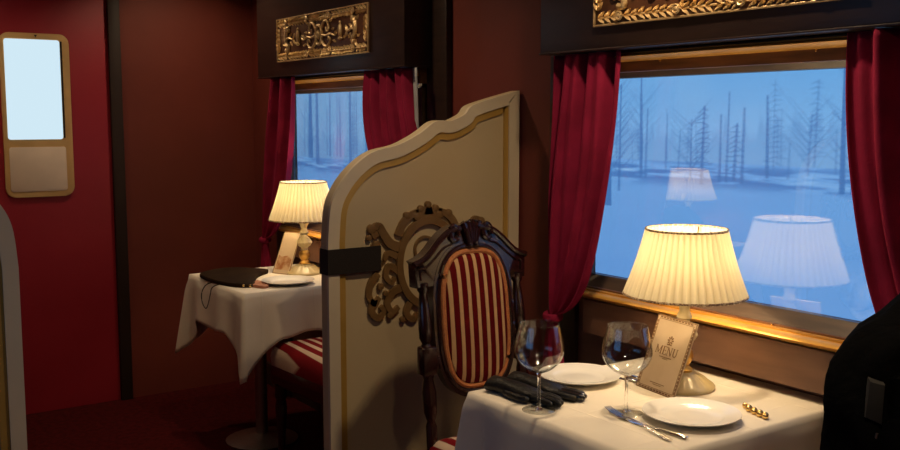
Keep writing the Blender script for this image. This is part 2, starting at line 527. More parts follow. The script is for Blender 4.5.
def view_mesh(name, img, x, yc, hl, z0, z1, parent, face=-1):
    H = len(img); W = len(img[0])
    me = bpy.data.meshes.new(name)
    verts = []; cols = []
    for j in range(H):
        for i in range(W):
            u = i / (W - 1)
            y = yc + hl * (1 - 2 * u) if face < 0 else yc - hl * (1 - 2 * u)
            verts.append((x, y, z0 + (z1 - z0) * j / (H - 1)))
            cols.extend((*img[j][i], 1.0))
    faces = []
    for j in range(H - 1):
        for i in range(W - 1):
            a = j * W + i
            faces.append((a, a + 1, a + W + 1, a + W))
    me.from_pydata(verts, [], faces)
    at = me.color_attributes.new('view', 'FLOAT_COLOR', 'POINT')
    at.data.foreach_set('color', cols)
    me.materials.append(M['screen'])
    o = bpy.data.objects.new(name, me); COL.objects.link(o); o.parent = parent
    return o

near_trunks = [(0.045, 0.36, 0.99, .010, .75, 'bare'), (0.085, .44, .97, .004, .5, 'bare'), (0.165, .52, 1.0, .0045, .55, ''), (0.18, .52, .85, .004, .4, ''),
               (0.33, .52, .80, .003, .45, 'bare'), (0.365, .50, .86, .004, .6, 'fir'), (0.42, .52, .82, .0035, .55, ''), (0.44, .52, .92, .003, .5, ''),
               (0.462, .53, .78, .004, .5, 'fir'), (0.485, .52, .85, .004, .5, ''), (0.555, .55, .90, .004, .55, ''), (0.66, .57, .82, .003, .35, 'bare'),
               (0.745, .50, 1.05, .0055, .75, ''), (0.770, .50, 1.05, .0045, .6, 'bare'), (0.865, .50, 1.08, .0055, .6, 'fir'), (0.955, .52, .95, .003, .3, 'bare'),
               (0.25, .55, .72, .003, .3, ''), (0.29, .55, .75, .003, .35, ''), (0.61, .55, .70, .003, .3, '')]
far_trunks = [(0.13, .50, 1.1, .016, .70, 'bare'), (0.19, .45, 1.1, .012, .55, 'fir'), (0.30, .52, 1.0, .006, .5, ''), (0.36, .52, 1.0, .004, .4, ''),
              (0.47, .42, 1.05, .009, .6, 'fir'), (0.52, .52, 1.0, .004, .4, ''), (0.60, .50, 1.05, .010, .65, ''), (0.655, .50, 1.05, .006, .5, 'bare'),
              (0.72, .50, 1.05, .010, .55, 'bare'), (0.80, .52, 1.0, .005, .45, ''), (0.87, .50, 1.0, .008, .55, 'bare'), (0.94, .50, 1.0, .006, .5, '')]
_r = random.Random(21)
for _k in range(26):                                   # thin distant stems
    near_trunks.append((_r.random(), .56 + .05 * _r.random(), .72 + .25 * _r.random(), .0018 + .0016 * _r.random(), .16 + .16 * _r.random(), _r.choice(('', 'bare', 'fir'))))
for _k in range(14):
    far_trunks.append((_r.random(), .50 + .05 * _r.random(), .8 + .25 * _r.random(), .003 + .003 * _r.random(), .18 + .16 * _r.random(), _r.choice(('', 'bare', 'fir'))))
view_near = paint_view(330, 200, 3, (0.25, 0.50, 0.82), (0.16, 0.43, 0.80), near_trunks, 0.60)
view_far = paint_view(220, 170, 11, (0.23, 0.46, 0.76), (0.22, 0.47, 0.78), far_trunks, 0.50)

def window(idx, x, yc, hl, img, s=-1, detail=True):
    """dining-car window: screen, pane, bevelled frame, gilded rails. s=-1: room lies on the -x side"""
    w = struct(thing('window_%d' % idx, None, None, (x, yc, WZ0)), None)
    f = lambda d: s * d
    def bx(mb, d0, d1, y0, y1, z0, z1, bev=0.0):
        a, b = sorted((f(d0), f(d1)))
        mb.box((a, y0, z0 - WZ0), (b, y1, z1 - WZ0), bev)
    view_mesh('winter_view_screen', img, f(-0.004), 0, hl - .001, .001, WZ1 - WZ0 - .001, w, s)
    mb = MB(); bx(mb, 0.010, 0.014, -hl + .001, hl - .001, WZ0 + .001, WZ1 - .001)
    mb.build('glass_pane', M['pane'], w, smooth=False)
    # bevel boards around the pane
    mb = MB()
    fnp = lambda a, b, d: (f(a), d, b)
    mb.prism([(0.0, WZ1 - WZ0), (0.016, WZ1 - WZ0), (0.030, WZ1 - WZ0 + .016), (0.0, WZ1 - WZ0 + .016)], fnp, -hl - .03, hl + .03)
    mb.prism([(0.0, 0.0), (0.0, -.034), (0.05, -.034), (0.016, 0.0)], fnp, -hl - .03, hl + .03)
    bx(mb, 0.0, 0.035, -hl - .035, -hl, WZ0, WZ1); bx(mb, 0.0, 0.035, hl, hl + .035, WZ0, WZ1)
    mb.build('frame_bevel', M['bevel_wood'], w, smooth=False)
    mb = MB()
    bx(mb, 0.0, 0.062, -hl - .06, hl + .06, WZ1 + .016, 1.674)
    bx(mb, 0.0, 0.062, -hl - .06, hl + .06, 0.893, WZ0 - .034)
    mb.build('frame_rail', M['frame_wood'], w, smooth=False)
    mb = MB()
    def mould(zc, hgt):
        prof = [(0.062, -hgt), (0.075, -hgt), (0.088, -hgt * .62), (0.098, -hgt * .35), (0.105, 0), (0.102, hgt * .3), (0.092, hgt * .55), (0.078, hgt * .7), (0.078, hgt), (0.062, hgt)]
        mb.prism(prof, lambda a, b, d: (f(a), d, zc - WZ0 + b), -hl - .05, hl + .05)
    mould(1.656, 0.013); mould(0.910, 0.016)
    mb.build('gilded_rail', M['gold'], w, angle=60)
    if detail:
        mb = MB()
        for k in (-0.25, 0.27):
            mb.ball((f(.064), k, 1.640 - WZ0), (.003, .004, .004), 8, 6)
            mb.ball((f(.064), k + .1, .928 - WZ0), (.003, .004, .004), 8, 6)
        mb.build('brass_stud', M['brass'], w)
    return w

w1 = window(1, XW, WIN[0][0], WIN[0][1], view_near); w1['label'] = 'large window beside the near table showing a blue winter wood'
w2 = window(2, XW, WIN[1][0], WIN[1][1], view_far); w2['label'] = 'smaller-looking far window above the far table showing a snowy wood'
w3 = window(3, XL, 1.745, 0.60, view_near, s=1, detail=False); w3.children[0].data.materials[0] = M['screen_dim']; w3['label'] = 'window across the aisle showing a blue winter wood'

# dado, casings
n = 0
for yc, hl in WIN:
    n += 1
    mb = MB()
    mb.box((XW - .012, yc - .66, 0.12), (XW, yc + .66, 0.893)); mb.box((XW - .085, yc - .56, 0.782), (XW - .012, yc + .56, 0.893), .003)
    struct(mb.build('trim_%d' % n, M['dado_wood'], smooth=False), 'brown wooden dado panel under the window')
    for s in (-1, 1):
        n += 1
        a, b = sorted((yc + s * .66, yc + s * .80))
        struct(MB().box((XW - .03, a, 0), (XW, b, ZC), .004).build('trim_%d' % n, M['dark_wood']), 'dark upright window casing board')
struct(MB().box((XW - .02, YB, 0), (XW, YE, .12)).build('baseboard_right', M['dark_wood'], smooth=False))

# ------------------------------------------------------------------ end door
d = struct(thing('door_1', 'crimson door with a tall backlit window in a gold frame', None, (0.795, YE, 0)))
MB().box((-.85, -.002, 0.0), (.64, .02, 2.3), .004).build('door_leaf', M['door_red'], d)
def rrect(x0, x1, z0, z1, r, n=6):
    out = []
    for cx, cz, a0 in ((x1 - r, z0 + r, -90), (x1 - r, z1 - r, 0), (x0 + r, z1 - r, 90), (x0 + r, z0 + r, 180)):
        for k in range(n + 1):
            a = math.radians(a0 + 90 * k / n)
            out.append((cx + r * math.cos(a), cz + r * math.sin(a)))
    return out
yf = lambda a, b, dd: (a, -dd, b)
fx0, fx1, fz0, fz1 = 0.122, 0.441, 1.090, 1.885
mb = MB()
mb.prism(rrect(fx0, fx1, fz0, fz1, .045), yf, 0.002, 0.016, .003)
wf = mb.build('window_frame', M['door_gold'], d)
mb = MB(); mb.prism(rrect(fx0 + .020, fx1 - .045, 1.372, 1.855, .012), yf, 0.010, 0.019, .001)
mb.build('backlit_pane', M['light_box'], d)
mb = MB(); mb.prism(rrect(fx1 - .043, fx1 - .034, 1.378, 1.850, .003), yf, 0.010, 0.018)
mb.build('slot', M['black_gap'], d)
mb = MB(); mb.prism(rrect(fx0 + .022, fx1 - .034, 1.118, 1.335, .012), yf, 0.010, 0.019, .002)
mb.build('lower_panel', M['door_panel'], d)
mb = MB(); mb.prism([(.280, 1.877), (.294, 1.877), (.287, 1.866)], yf, 0.010, 0.020)
mb.build('hook', M['jamb'], d)
n += 1
struct(MB().box((1.428, YE - .025, 0), (1.488, YE + .0, ZC), .004).build('trim_%d' % n, M['jamb']), 'dark upright door jamb at the red door')
# ------------------------------------------------------------------ valances with gilded friezes
def leaf(mb, p, ang, L, wdt, h, y_up=1):
    """pointed relief leaf on the plane x=0, rising to -x"""
    c, s = math.cos(ang), math.sin(ang)
    rows = []
    for t, k in ((0, .05), (.2, .75), (.45, 1), (.75, .62), (1, .03)):
        row = []
        for q in (-1, -.5, 0, .5, 1):
            a = t * L; b = q * wdt * k
            hh = h * (1 - abs(q)) * (0.35 + 0.65 * math.sin(PI * min(1, t * .9 + .05))) + 0.0005
            row.append((-hh - .001, p[0] + a * c - b * s, p[1] + a * s + b * c))
        rows.append(row)
    mb.quad_grid(rows)

def spiral(c, r0, r1, a0, turns, n=22, sgn=1):
    out = []
    for k in range(n + 1):
        t = k / n
        a = a0 + sgn * turns * 2 * PI * t
        r = r0 + (r1 - r0) * t
        out.append((c[0] + r * math.cos(a), c[1] + r * math.sin(a)))
    return out

def make_valance(label, yc):
    v = thing('window_valance', label, 'valance', (2.05, yc, 1.675), 0, 'carved valances over the windows')
    hl = 0.70
    mb = MB(); mb.box((0, -hl, 0.004), (.16, hl, ZC - 1.675), .006)
    mb.build('valance_board', M['valance_wood'], v)
    mb = MB(); mb.box((-.003, -hl - .003, 0), (.16, hl + .003, .006), .002)
    mb.build('lower_lip', M['valance_wood'], v)
    # frieze
    W, z0, z1 = .44, .068, .272
    mb = MB(); mb.box((-.006, -W, z0), (0, W, z1), .002)
    fr = mb.build('frieze_panel', M['frieze_bed'], v)
    mb = MB()
    for (a, b) in (((-W, z0), (W, z0 + .006)), ((-W, z1 - .006), (W, z1)), ((-W, z0 + .006), (-W + .006, z1 - .006)), ((W - .006, z0 + .006), (W, z1 - .006))):
        mb.box((-.014, a[0], a[1]), (-.006, b[0], b[1]), .002)
    mb.build('frieze_fillet', M['old_gold'], v)
    def run(p, q, inward, n):
        lf = MB()
        lf.tube([(-.003, p[0] + (q[0] - p[0]) * k / 20, p[1] + (q[1] - p[1]) * k / 20) for k in range(21)], .0035, 6)
        ang = math.atan2(q[1] - p[1], q[0] - p[0]); L = math.hypot(q[0] - p[0], q[1] - p[1])
        for k in range(n):
            t = (k + .5) / n
            dirn = 1 if t < .5 else -1
            a = ang if dirn > 0 else ang + PI
            base = (p[0] + (q[0] - p[0]) * t - math.cos(a) * .014, p[1] + (q[1] - p[1]) * t - math.sin(a) * .014)
            if k % 8 == 3 and n > 8:
                cx, cy = p[0] + (q[0] - p[0]) * t, p[1] + (q[1] - p[1]) * t
                pts = [(-.014, cx + .011 * math.cos(u * PI / 6), cy + .011 * math.sin(u * PI / 6)) for u in range(12)]
                ro = MB(); ro.tube(pts, .0038, 6, closed=True)
                ro.ball((-.012, cx, cy), (.006, .0085, .0085), 8, 6)
                ro.build('rosette', M['old_gold'], v, loc=(-.006, 0, 0))
                continue
            jit = random.uniform(-.08, .08)
            leaf(lf, base, a + .62 + jit, .031, .0058, .012)
            leaf(lf, base, a - .62 + jit, .031, .0058, .012)
        lf.build('leaf_border', M['old_gold'], v, loc=(-.006, 0, 0), angle=25)
    bo = .024
    run((-W + .02, z0 + bo), (W - .02, z0 + bo), 1, 31)
    run((-W + .02, z1 - bo), (W - .02, z1 - bo), 1, 31)
    run((-W + .018, z0 + .05), (-W + .018, z1 - .05), 1, 5)
    run((W - .018, z0 + .05), (W - .018, z1 - .05), 1, 5)
    # centre scrollwork
    sc = MB(); zc = (z0 + z1) / 2
    def strand(pts2, r, taper=True):
        m_ = len(pts2)
        sc.tube([(-.006, a, b) for a, b in pts2], [1.35 * r * (1 - .55 * k / m_ if taper else 1) for k in range(m_)], 6)
    strand([(.030 * math.cos(a * PI / 12), zc + .042 * math.sin(a * PI / 12)) for a in range(25)], .005, False)
    sc.ball((-.008, 0, zc), (.008, .014, .02), 10, 8)
    for s in (-1, 1):
        strand([(s * a, b) for a, b in smooth_path([(.03, zc + .03), (.055, zc + .056), (.085, zc + .05), (.095, zc + .02), (.075, zc + .012), (.07, zc + .03)], 5)], .0055)
        strand([(s * a, b) for a, b in smooth_path([(.03, zc - .03), (.06, zc - .052), (.09, zc - .05), (.11, zc - .028), (.095, zc - .015), (.085, zc - .028)], 5)], .0055)
        strand([(s * a, b) for a, b in smooth_path([(.03, zc), (.07, zc - .008), (.11, zc - .002), (.15, zc - .012), (.17, zc - .002)], 5)], .0045)
        for (a, b, an) in ((.10, zc + .05, .5), (.115, zc + .015, .2), (.13, zc - .03, -.4), (.06, zc + .06, 1.3), (.05, zc - .056, -1.2), (.145, zc - .006, .6), (.09, zc - .052, -.9)):
            leaf(sc, (s * a, b), an if s > 0 else PI - an, .03, .007, .010)
        # urn on a small foot
        sc.ball((-.008, s * .205, zc + .006), (.010, .012, .030), 10, 8)
        sc.ball((-.008, s * .205, zc - .028), (.008, .016, .008), 8, 6)
        sc.ball((-.008, s * .205, zc + .040), (.006, .006, .008), 8, 6)
        # bracket at each end
        strand([(s * a, b) for a, b in smooth_path([(.335, zc - .05), (.315, zc - .052), (.312, zc - .035), (.33, zc - .02), (.335, zc + .01), (.325, zc + .045), (.31, zc + .052), (.318, zc + .036)], 5)], .008, False)
        strand([(s * a, b) for a, b in smooth_path([(.33, zc), (.30, zc + .006), (.27, zc - .002), (.25, zc + .006)], 5)], .005)
        for (a, b, an) in ((.30, zc + .01, 2.4), (.29, zc - .01, -2.2), (.33, zc - .05, -1.0), (.345, zc - .03, .4), (.34, zc + .04, .8), (.26, zc, 2.0), (.26, zc, -2.0), (.225, zc - .03, .6)):
            leaf(sc, (s * a, b), an if s > 0 else PI - an, .028, .007, .010)
    sc.build('scrollwork', M['old_gold'], v, loc=(-.006, 0, 0), angle=50)
    return v
v1 = make_valance('dark wooden valance with gilded leaf frieze over the large near window', 1.745)
v2 = make_valance('dark wooden valance with fully visible gilded frieze above the far window', 3.965)

# ------------------------------------------------------------------ curtains
def make_curtain(label, ztop, outer, inner, tie, group, seed, x=2.083, lining=False):
    """velvet curtain gathered to a tie-back. outer / inner: (y at the top, (y, z), (y, z)) = top point and the two pulls
    that shape the hanging edge away from and next to the glass; tie: (y, z)"""
    r = random.Random(seed)
    y_out = outer[0]
    root = thing('velvet_curtain', label, 'curtain', (x, y_out, 0), 0, group)
    sgn = 1 if inner[0] > y_out else -1
    nu, nv = 110, 64
    ph = [r.uniform(0, 6.28) for _ in range(4)]
    yt_, zt_ = tie[0] - y_out, tie[1]
    def P(u, v):
        w = u
        lp = lambda a, b: a + (b - a) * w
        p0 = Vector((0, lp(outer[0], inner[0]) - y_out, ztop))
        p1 = Vector((0, lp(outer[1][0], inner[1][0]) - y_out, lp(outer[1][1], inner[1][1])))
        p2 = Vector((0, lp(outer[2][0], inner[2][0]) - y_out, lp(outer[2][1], inner[2][1])))
        p3 = Vector((0, yt_ + sgn * .018 * (u - .5), zt_ + .014 * (u - .5)))
        q = [(1 - v) ** 3, 3 * v * (1 - v) ** 2, 3 * v * v * (1 - v), v ** 3]
        p = p0 * q[0] + p1 * q[1] + p2 * q[2] + p3 * q[3]
        fold = math.sin(u * 2 * PI * 2.6 + ph[0] + .8 * math.sin(v * 2.4 + ph[1])) * .62 + .38 * math.sin(u * 2 * PI * 5.3 + ph[2] + 1.5 * v)
        amp = .030 * (1 - .72 * v ** 3)
        return Vector((p.x + amp * fold - .012 * math.sin(PI * v) * u, p.y + sgn * .004 * math.sin(v * 9 + u * 7), p.z))
    rows = [[P(i / (nu - 1), j / (nv - 1)) for i in range(nu)] for j in range(nv)]
    mb = MB(); mb.quad_grid(rows)
    o = mb.build('drape', M['velvet'], root, weld=False, angle=180)
    so = o.modifiers.new('thick', 'SOLIDIFY'); so.thickness = .003
    rows = []
    for j in range(26):
        t = j / 25
        wd = .020 + .032 * t ** .7
        z = zt_ - .02 - t * .40
        row = []
        for i in range(48):
            a = 2 * PI * i / 48
            fl = 1 + .28 * math.sin(6 * a + ph[3]) * min(1, t * 3)
            row.append(((.018 + .012 * t) * fl * math.cos(a), yt_ + sgn * .02 * t + wd * fl * math.sin(a), z))
        rows.append(row)
    mb = MB(); mb.quad_grid(rows, close_u=True)
    mb.build('tail', M['velvet'], root, angle=180)
    mb = MB()
    pts = [(.022 * math.cos(a * PI / 10), yt_ + .026 * math.sin(a * PI / 10), zt_ + .004 * math.sin(a * PI / 10 + 1)) for a in range(20)]
    mb.tube(pts, .011, 8, flat=1.3, closed=True)
    mb.build('tie_back', M['velvet'], root)
    if lining:
        rows = [[(.010 + .003 * i, -sgn * (.012 + .011 * i * (1.0 - .55 * t)) - sgn * .035 * t, ztop - t * .46) for i in range(3)] for t in [k / 12 for k in range(13)]]
        mb = MB(); mb.quad_grid(rows)
        lo = mb.build('lining_edge', M['lining'], root, weld=False, angle=180); lo['label'] = 'pale grey lining edge'
        so = lo.modifiers.new('thick', 'SOLIDIFY'); so.thickness = .002
    return root
g = 'crimson velvet curtains'
make_curtain('crimson velvet curtain tied back at the left side of the large near window', 1.672, (2.405, (2.43, 1.35), (2.465, 1.0)), (2.105, (2.12, 1.25), (2.165, .86)), (2.405, .823), g, 1)
make_curtain('crimson velvet curtain hanging at the right side of the near window, above the black coat', 1.672, (1.07, (1.05, 1.35), (1.02, 1.0)), (1.372, (1.35, 1.25), (1.27, .92)), (1.07, .823), g, 2)
make_curtain('crimson velvet curtain tied back left of the far window, behind the far lamp', 1.672, (4.60, (4.68, 1.35), (4.76, 1.0)), (4.283, (4.29, 1.25), (4.34, .90)), (4.69, .845), g, 3)
make_curtain('crimson velvet curtain with a pale lining edge at the right of the far window', 1.672, (3.285, (3.25, 1.4), (3.18, 1.2)), (3.600, (3.665, 1.30), (3.45, 1.13)), (3.165, 1.10), g, 4, lining=True)

# ------------------------------------------------------------------ cream divider panels
OUT = [(1.428, 0.02), (1.428, .60), (1.428, 1.081), (1.44, 1.195), (1.477, 1.268), (1.532, 1.325), (1.601, 1.366), (1.693, 1.386), (1.777, 1.423), (1.832, 1.458), (1.866, 1.466), (1.905, 1.464),
       (1.962, 1.487), (1.992, 1.516), (2.079, 1.542), (2.20, 1.571)]
def arc_resample(pts, n):
    """evenly spaced points along a polyline"""
    L = [0]
    for a, b in zip(pts[:-1], pts[1:]): L.append(L[-1] + math.dist(a, b))
    out = []
    for k in range(n):
        t = L[-1] * k / (n - 1)
        i = 0
        while i < len(L) - 2 and L[i + 1] < t: i += 1
        w = (t - L[i]) / max(1e-9, L[i + 1] - L[i])
        out.append(tuple(p + (q - p) * w for p, q in zip(pts[i], pts[i + 1])))
    return out
def offset_line(pts, d):
    out = []
    n_ = len(pts)
    for i in range(n_):
        a = pts[max(0, i - 4)]; b = pts[min(n_ - 1, i + 4)]
        tx, ty = b[0] - a[0], b[1] - a[1]
        l = math.hypot(tx, ty) or 1
        out.append((pts[i][0] + d * ty / l, pts[i][1] - d * tx / l))
    return out

def make_divider(label, mirror):
    fx = (lambda a: 1.942 - a) if mirror else (lambda a: a)
    root = thing('booth_divider', label, 'divider', (fx(1.81), 2.758, 0), 0, 'cream booth dividers')
    ox = fx(1.81)
    s = -1 if mirror else 1
    fn = lambda a, b, dd: (s * (a - 1.81), -dd, b)
    top = arc_resample([(1.428, 0.02), (1.428, 1.081)], 12) [:-1] + smooth_path(OUT[2:], 6)
    gold_o = offset_line(top, .040)
    gold_i = offset_line(top, .064)
    def clampx(pts, mx): return [(min(p[0], mx), max(p[1], .02)) for p in pts]
    # body
    poly = top + [(2.20, .02)]
    mb = MB(); mb.prism(poly[::-1], fn, -.025, .012)
    mb.build('panel', M['cream_paint'], root, smooth=False)
    # border: outer band and right-hand upright
    xr = 2.155
    full_o = top + [(2.20, 1.0), (2.20, .5), (2.20, .02)]
    # outer band along the curved edge
    go = clampx(gold_o, xr); gi = clampx(gold_i, xr - .024)
    mb = MB(); mb.band(top, go, fn, .012, .025)
    mb.band([(2.20, top[-1][1]), (2.20, .02)], [(xr, top[-1][1] - .035), (xr, .02)], fn, .012, .0249)
    mb.build('border', M['white_paint'], root, angle=30)
    zt = go[-1][1]
    mb = MB(); mb.band(go, gi, fn, .012, .019)
    mb.band([(xr, zt), (xr, .02)], [(xr - .018, zt - .02), (xr - .018, .02)], fn, .012, .0189)
    mb.build('gilt_moulding', M['gold_paint'], root, angle=30)
    # cartouche ornament
    if True:
        c0, c1 = 1.812, .985
        orn = MB()
        of = lambda a, b, dd: (s * (a - 1.81), -dd, b)
        outer = [(c0 + .128 * math.cos(t * 2 * PI / 48), c1 + .158 * math.sin(t * 2 * PI / 48)) for t in range(49)]
        inner = [(c0 + .104 * math.cos(t * 2 * PI / 48), c1 + .132 * math.sin(t * 2 * PI / 48)) for t in range(49)]
        orn.band(outer, inner, of, .012, .026)
        def ribbon(pts, w0, w1):
            pts = smooth_path(pts, 6)
            m_ = len(pts)
            A = []; B = []
            for i in range(m_):
                a = pts[max(0, i - 1)]; b = pts[min(m_ - 1, i + 1)]
                tx, ty = b[0] - a[0], b[1] - a[1]; l = math.hypot(tx, ty) or 1
                w = w0 + (w1 - w0) * i / (m_ - 1)
                A.append((pts[i][0] - ty / l * w, pts[i][1] + tx / l * w)); B.append((pts[i][0] + ty / l * w, pts[i][1] - tx / l * w))
            orn.band(A, B, of, .012, .024)
        def disc(x, z, r):
            orn.prism([(x + r * math.cos(k * PI / 7), z + r * math.sin(k * PI / 7)) for k in range(14)], of, .012, .025, .003)
        for q in (-1, 1):
            X = lambda a: c0 + q * a
            # upper eagle-head scroll
            ribbon([(X(.115), c1 + .06), (X(.150), c1 + .075), (X(.175), c1 + .105), (X(.195), c1 + .135), (X(.215), c1 + .125), (X(.205), c1 + .10)], .016, .012)
            disc(X(.222), c1 + .128, .016); disc(X(.205), c1 + .075, .015); disc(X(.232), c1 + .10, .010)
            ribbon([(X(.21), c1 + .07), (X(.23), c1 + .03), (X(.215), c1 - .005), (X(.185), c1 + .01)], .014, .007)
            ribbon([(X(.12), c1 + .10), (X(.10), c1 + .14), (X(.07), c1 + .165), (X(.04), c1 + .175)], .014, .010)
            ribbon([(X(.125), c1 + .03), (X(.16), c1 + .045), (X(.175), c1 + .02)], .012, .006)
            # middle acanthus
            ribbon([(X(.12), c1 - .02), (X(.155), c1 + .0), (X(.17), c1 - .03), (X(.15), c1 - .055), (X(.135), c1 - .04)], .012, .007)
            ribbon([(X(.20), c1 - .02), (X(.225), c1 - .05), (X(.235), c1 - .09), (X(.215), c1 - .12), (X(.195), c1 - .10)], .013, .008)
            disc(X(.19), c1 - .065, .012)
            # lower scrolls
            ribbon([(X(.11), c1 - .075), (X(.145), c1 - .09), (X(.165), c1 - .125), (X(.145), c1 - .155), (X(.12), c1 - .14)], .014, .008)
            ribbon([(X(.215), c1 - .105), (X(.225), c1 - .145), (X(.20), c1 - .17), (X(.18), c1 - .15), (X(.19), c1 - .13)], .013, .008)
            ribbon([(X(.075), c1 - .13), (X(.09), c1 - .165), (X(.065), c1 - .19), (X(.045), c1 - .17)], .013, .008)
            disc(X(.155), c1 - .165, .012); disc(X(.105), c1 - .185, .010); disc(X(.17), c1 - .09, .010)
            # crest steps
            disc(X(.085), c1 + .165, .013); disc(X(.045), c1 + .16, .015); disc(X(.03), c1 + .185, .012)
        ribbon([(c0 - .05, c1 + .165), (c0 - .02, c1 + .172), (c0 + .02, c1 + .172), (c0 + .05, c1 + .165)], .018, .018)
        ribbon([(c0, c1 + .165), (c0, c1 + .200)], .020, .006)
        disc(c0, c1 + .198, .012)
        disc(c0 - .02, c1 - .185, .014); disc(c0 + .02, c1 - .185, .014)
        orn.build('cartouche', M['ornament'], root, weld=False, angle=30)
        mb = MB()
        ring_o = [(c0 - .012 + .045 * math.cos(t * 2 * PI / 32), c1 + .045 + .048 * math.sin(t * 2 * PI / 32)) for t in range(33)]
        ring_i = [(c0 - .012 + .036 * math.cos(t * 2 * PI / 32), c1 + .045 + .039 * math.sin(t * 2 * PI / 32)) for t in range(33)]
        mb.band(ring_o, ring_i, of, .012, .020)
        mb.build('monogram_ring', M['ornament'], root)
    return root
dv = make_divider('cream scalloped divider panel with gilt moulding and carved cartouche behind the striped chair', False)
dv2 = make_divider('white and gold rounded divider end at the left edge beside the aisle', True)

# thin black band round the free end of the near divider
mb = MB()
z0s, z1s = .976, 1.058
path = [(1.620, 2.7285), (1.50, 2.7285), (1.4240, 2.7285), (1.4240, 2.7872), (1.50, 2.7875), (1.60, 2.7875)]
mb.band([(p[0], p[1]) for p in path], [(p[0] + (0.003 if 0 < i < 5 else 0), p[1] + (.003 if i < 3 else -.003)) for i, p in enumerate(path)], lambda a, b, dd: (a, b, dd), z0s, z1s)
st = mb.build('divider_end_band', M['black_band'], smooth=False)
tag(st, 'thin black band round the free end of the cream divider', 'black_band')

# ------------------------------------------------------------------ chairs
def superell(hw, hh, cz, e, n_=48):
    out = []
    for k in range(n_):
        a = 2 * PI * k / n_
        c, s = math.cos(a), math.sin(a)
        out.append((hw * math.copysign(abs(c) ** (2 / e), c), cz + hh * math.copysign(abs(s) ** (2 / e), s)))
    return out
def lean(z): return .205 + max(0, z - .47) * .11
def make_chair(label, loc, rz):
    root = thing('dining_chair', label, 'chair', loc, rz, 'striped mahogany dining chairs')
    bf = lambda a, b, dd: (a, lean(b) - dd, b)        # dd: towards the sitter (-y)
    # striped back pad (domed)
    hw, hh, cz = .115, .200, .865
    rows = []
    for q, dd in ((1.0, .012), (.97, .024), (.88, .031), (.7, .036), (.45, .039), (.2, .040)):
        rows.append([bf(a * q, cz + (b - cz) * q, dd) for a, b in superell(hw, hh, cz, 3.2)])
    mb = MB(); vs = mb.quad_grid(rows, close_u=True); mb.cap(vs[-1])
    rows = [[bf(a * q, cz + (b - cz) * q, -.020) for a, b in superell(hw, hh, cz, 3.2)] for q in (1.0, .5)]
    vs = mb.quad_grid(rows, close_u=True); mb.cap(vs[-1])
    mb.build('back_pad', M['stripes'], root)
    mb = MB(); mb.tube([bf(a, b, .016) for a, b in superell(hw + .004, hh + .004, cz, 3.2, 64)], .0085, 8, closed=True)
    mb.build('piping', M['piping'], root)
    # oval frame
    o_ = superell(hw + .038, hh + .038, cz - .002, 2.7, 64); i_ = superell(hw + .006, hh + .006, cz, 3.2, 64)
    mb = MB(); mb.band(o_ + [o_[0]], i_ + [i_[0]], bf, -.022, .012)
    mb.tube([bf(a, b, .012) for a, b in superell(hw + .020, hh + .020, cz, 2.8, 64)], .008, 8, closed=True)
    mb.build('back_frame', M['mahogany'], root)
    # crest rail
    half = [(.0, 1.150), (.05, 1.147), (.085, 1.137), (.12, 1.112), (.15, 1.083), (.178, 1.062), (.212, 1.050)]
    tp = smooth_path(half, 5)
    low = [(.205, 1.040), (.205, .972), (.128, .972), (.126, .99), (.112, 1.020), (.082, 1.052), (.045, 1.074), (0, 1.078)]
    lo = [low[0], low[1]] + smooth_path(low[2:], 5)
    right = tp + lo
    poly = right + [(-a, b) for a, b in right[::-1] if a > 1e-6]
    cl = []
    for p in poly:
        if not cl or math.dist(p, cl[-1]) > 1e-4: cl.append(p)
    mb = MB(); mb.prism(cl, bf, -.030, .0105, .004)
    cr = mb.build('crest_rail', M['mahogany'], root)
    mb = MB()
    for q in (-1, 1):
        mb.tube([bf(q * a, b - .008, .012) for a, b in tp], .010, 8)
        mb.tube([bf(q * a, b, .0115) for a, b in smooth_path([(.055, 1.118), (.07, 1.095), (.10, 1.085), (.14, 1.052), (.172, 1.030), (.19, 1.028), (.19, .995)], 5)], .0035, 6)
    mb.build('crest_moulding', M['mahogany'], cr)
    # carved shell
    mb = MB()
    for k in range(-2, 3):
        a = k * .27
        pts = smooth_path([(k * .006, 1.092), (k * .009, 1.122), (k * .013, 1.148), (k * .017, 1.166 - .004 * abs(k))], 4)
        mb.tube([bf(x, z, .020) for x, z in pts], [.0075 + .003 * math.sin(PI * i / (len(pts) - 1)) for i in range(len(pts))], 8)
    for q in (-1, 1):
        pts = [(q * (.062 + .016 * math.cos(t)), 1.126 + .022 * math.sin(t)) for t in [k * PI / 8 for k in range(16)]]
        mb.tube([bf(x, z, .014) for x, z in pts], .0085, 8, closed=True)
        mb.ball(bf(q * .012, 1.090, .026), .009, 10, 8)
    mb.build('carved_shell', M['mahogany'], cr)
    # turned back posts with square blocks
    for q in (-1, 1):
        x = q * .178
        prof = [(.44, .017), (.56, .017), (.575, .012), (.60, .020), (.66, .022), (.70, .015), (.715, .019)]
        prof2 = [(.795, .019), (.805, .013), (.82, .020), (.86, .021), (.92, .016), (.955, .012), (.965, .018), (.985, .018)]
        mb = MB()
        for pr in (prof, prof2):
            rows = []
            for z, r in pr:
                rows.append([(x + r * math.cos(2 * PI * k / 16), lean(z) + r * math.sin(2 * PI * k / 16), z) for k in range(16)])
            vs = mb.quad_grid(rows, close_u=True); mb.cap(vs[0], True); mb.cap(vs[-1])
        yb = lean(.755)
        mb.box((x - .024, yb - .022, .712), (x + .024, yb + .022, .798), .006)
        mb.box((x - (.055 if q > 0 else 0), yb - .012, .725), (x + (0 if q > 0 else .055), yb + .012, .765), .004)
        mb.build('back_post', M['mahogany'], root)
    # seat
    sh = [(-.205, .23), (.205, .23), (.235, -.215), (-.235, -.215)]
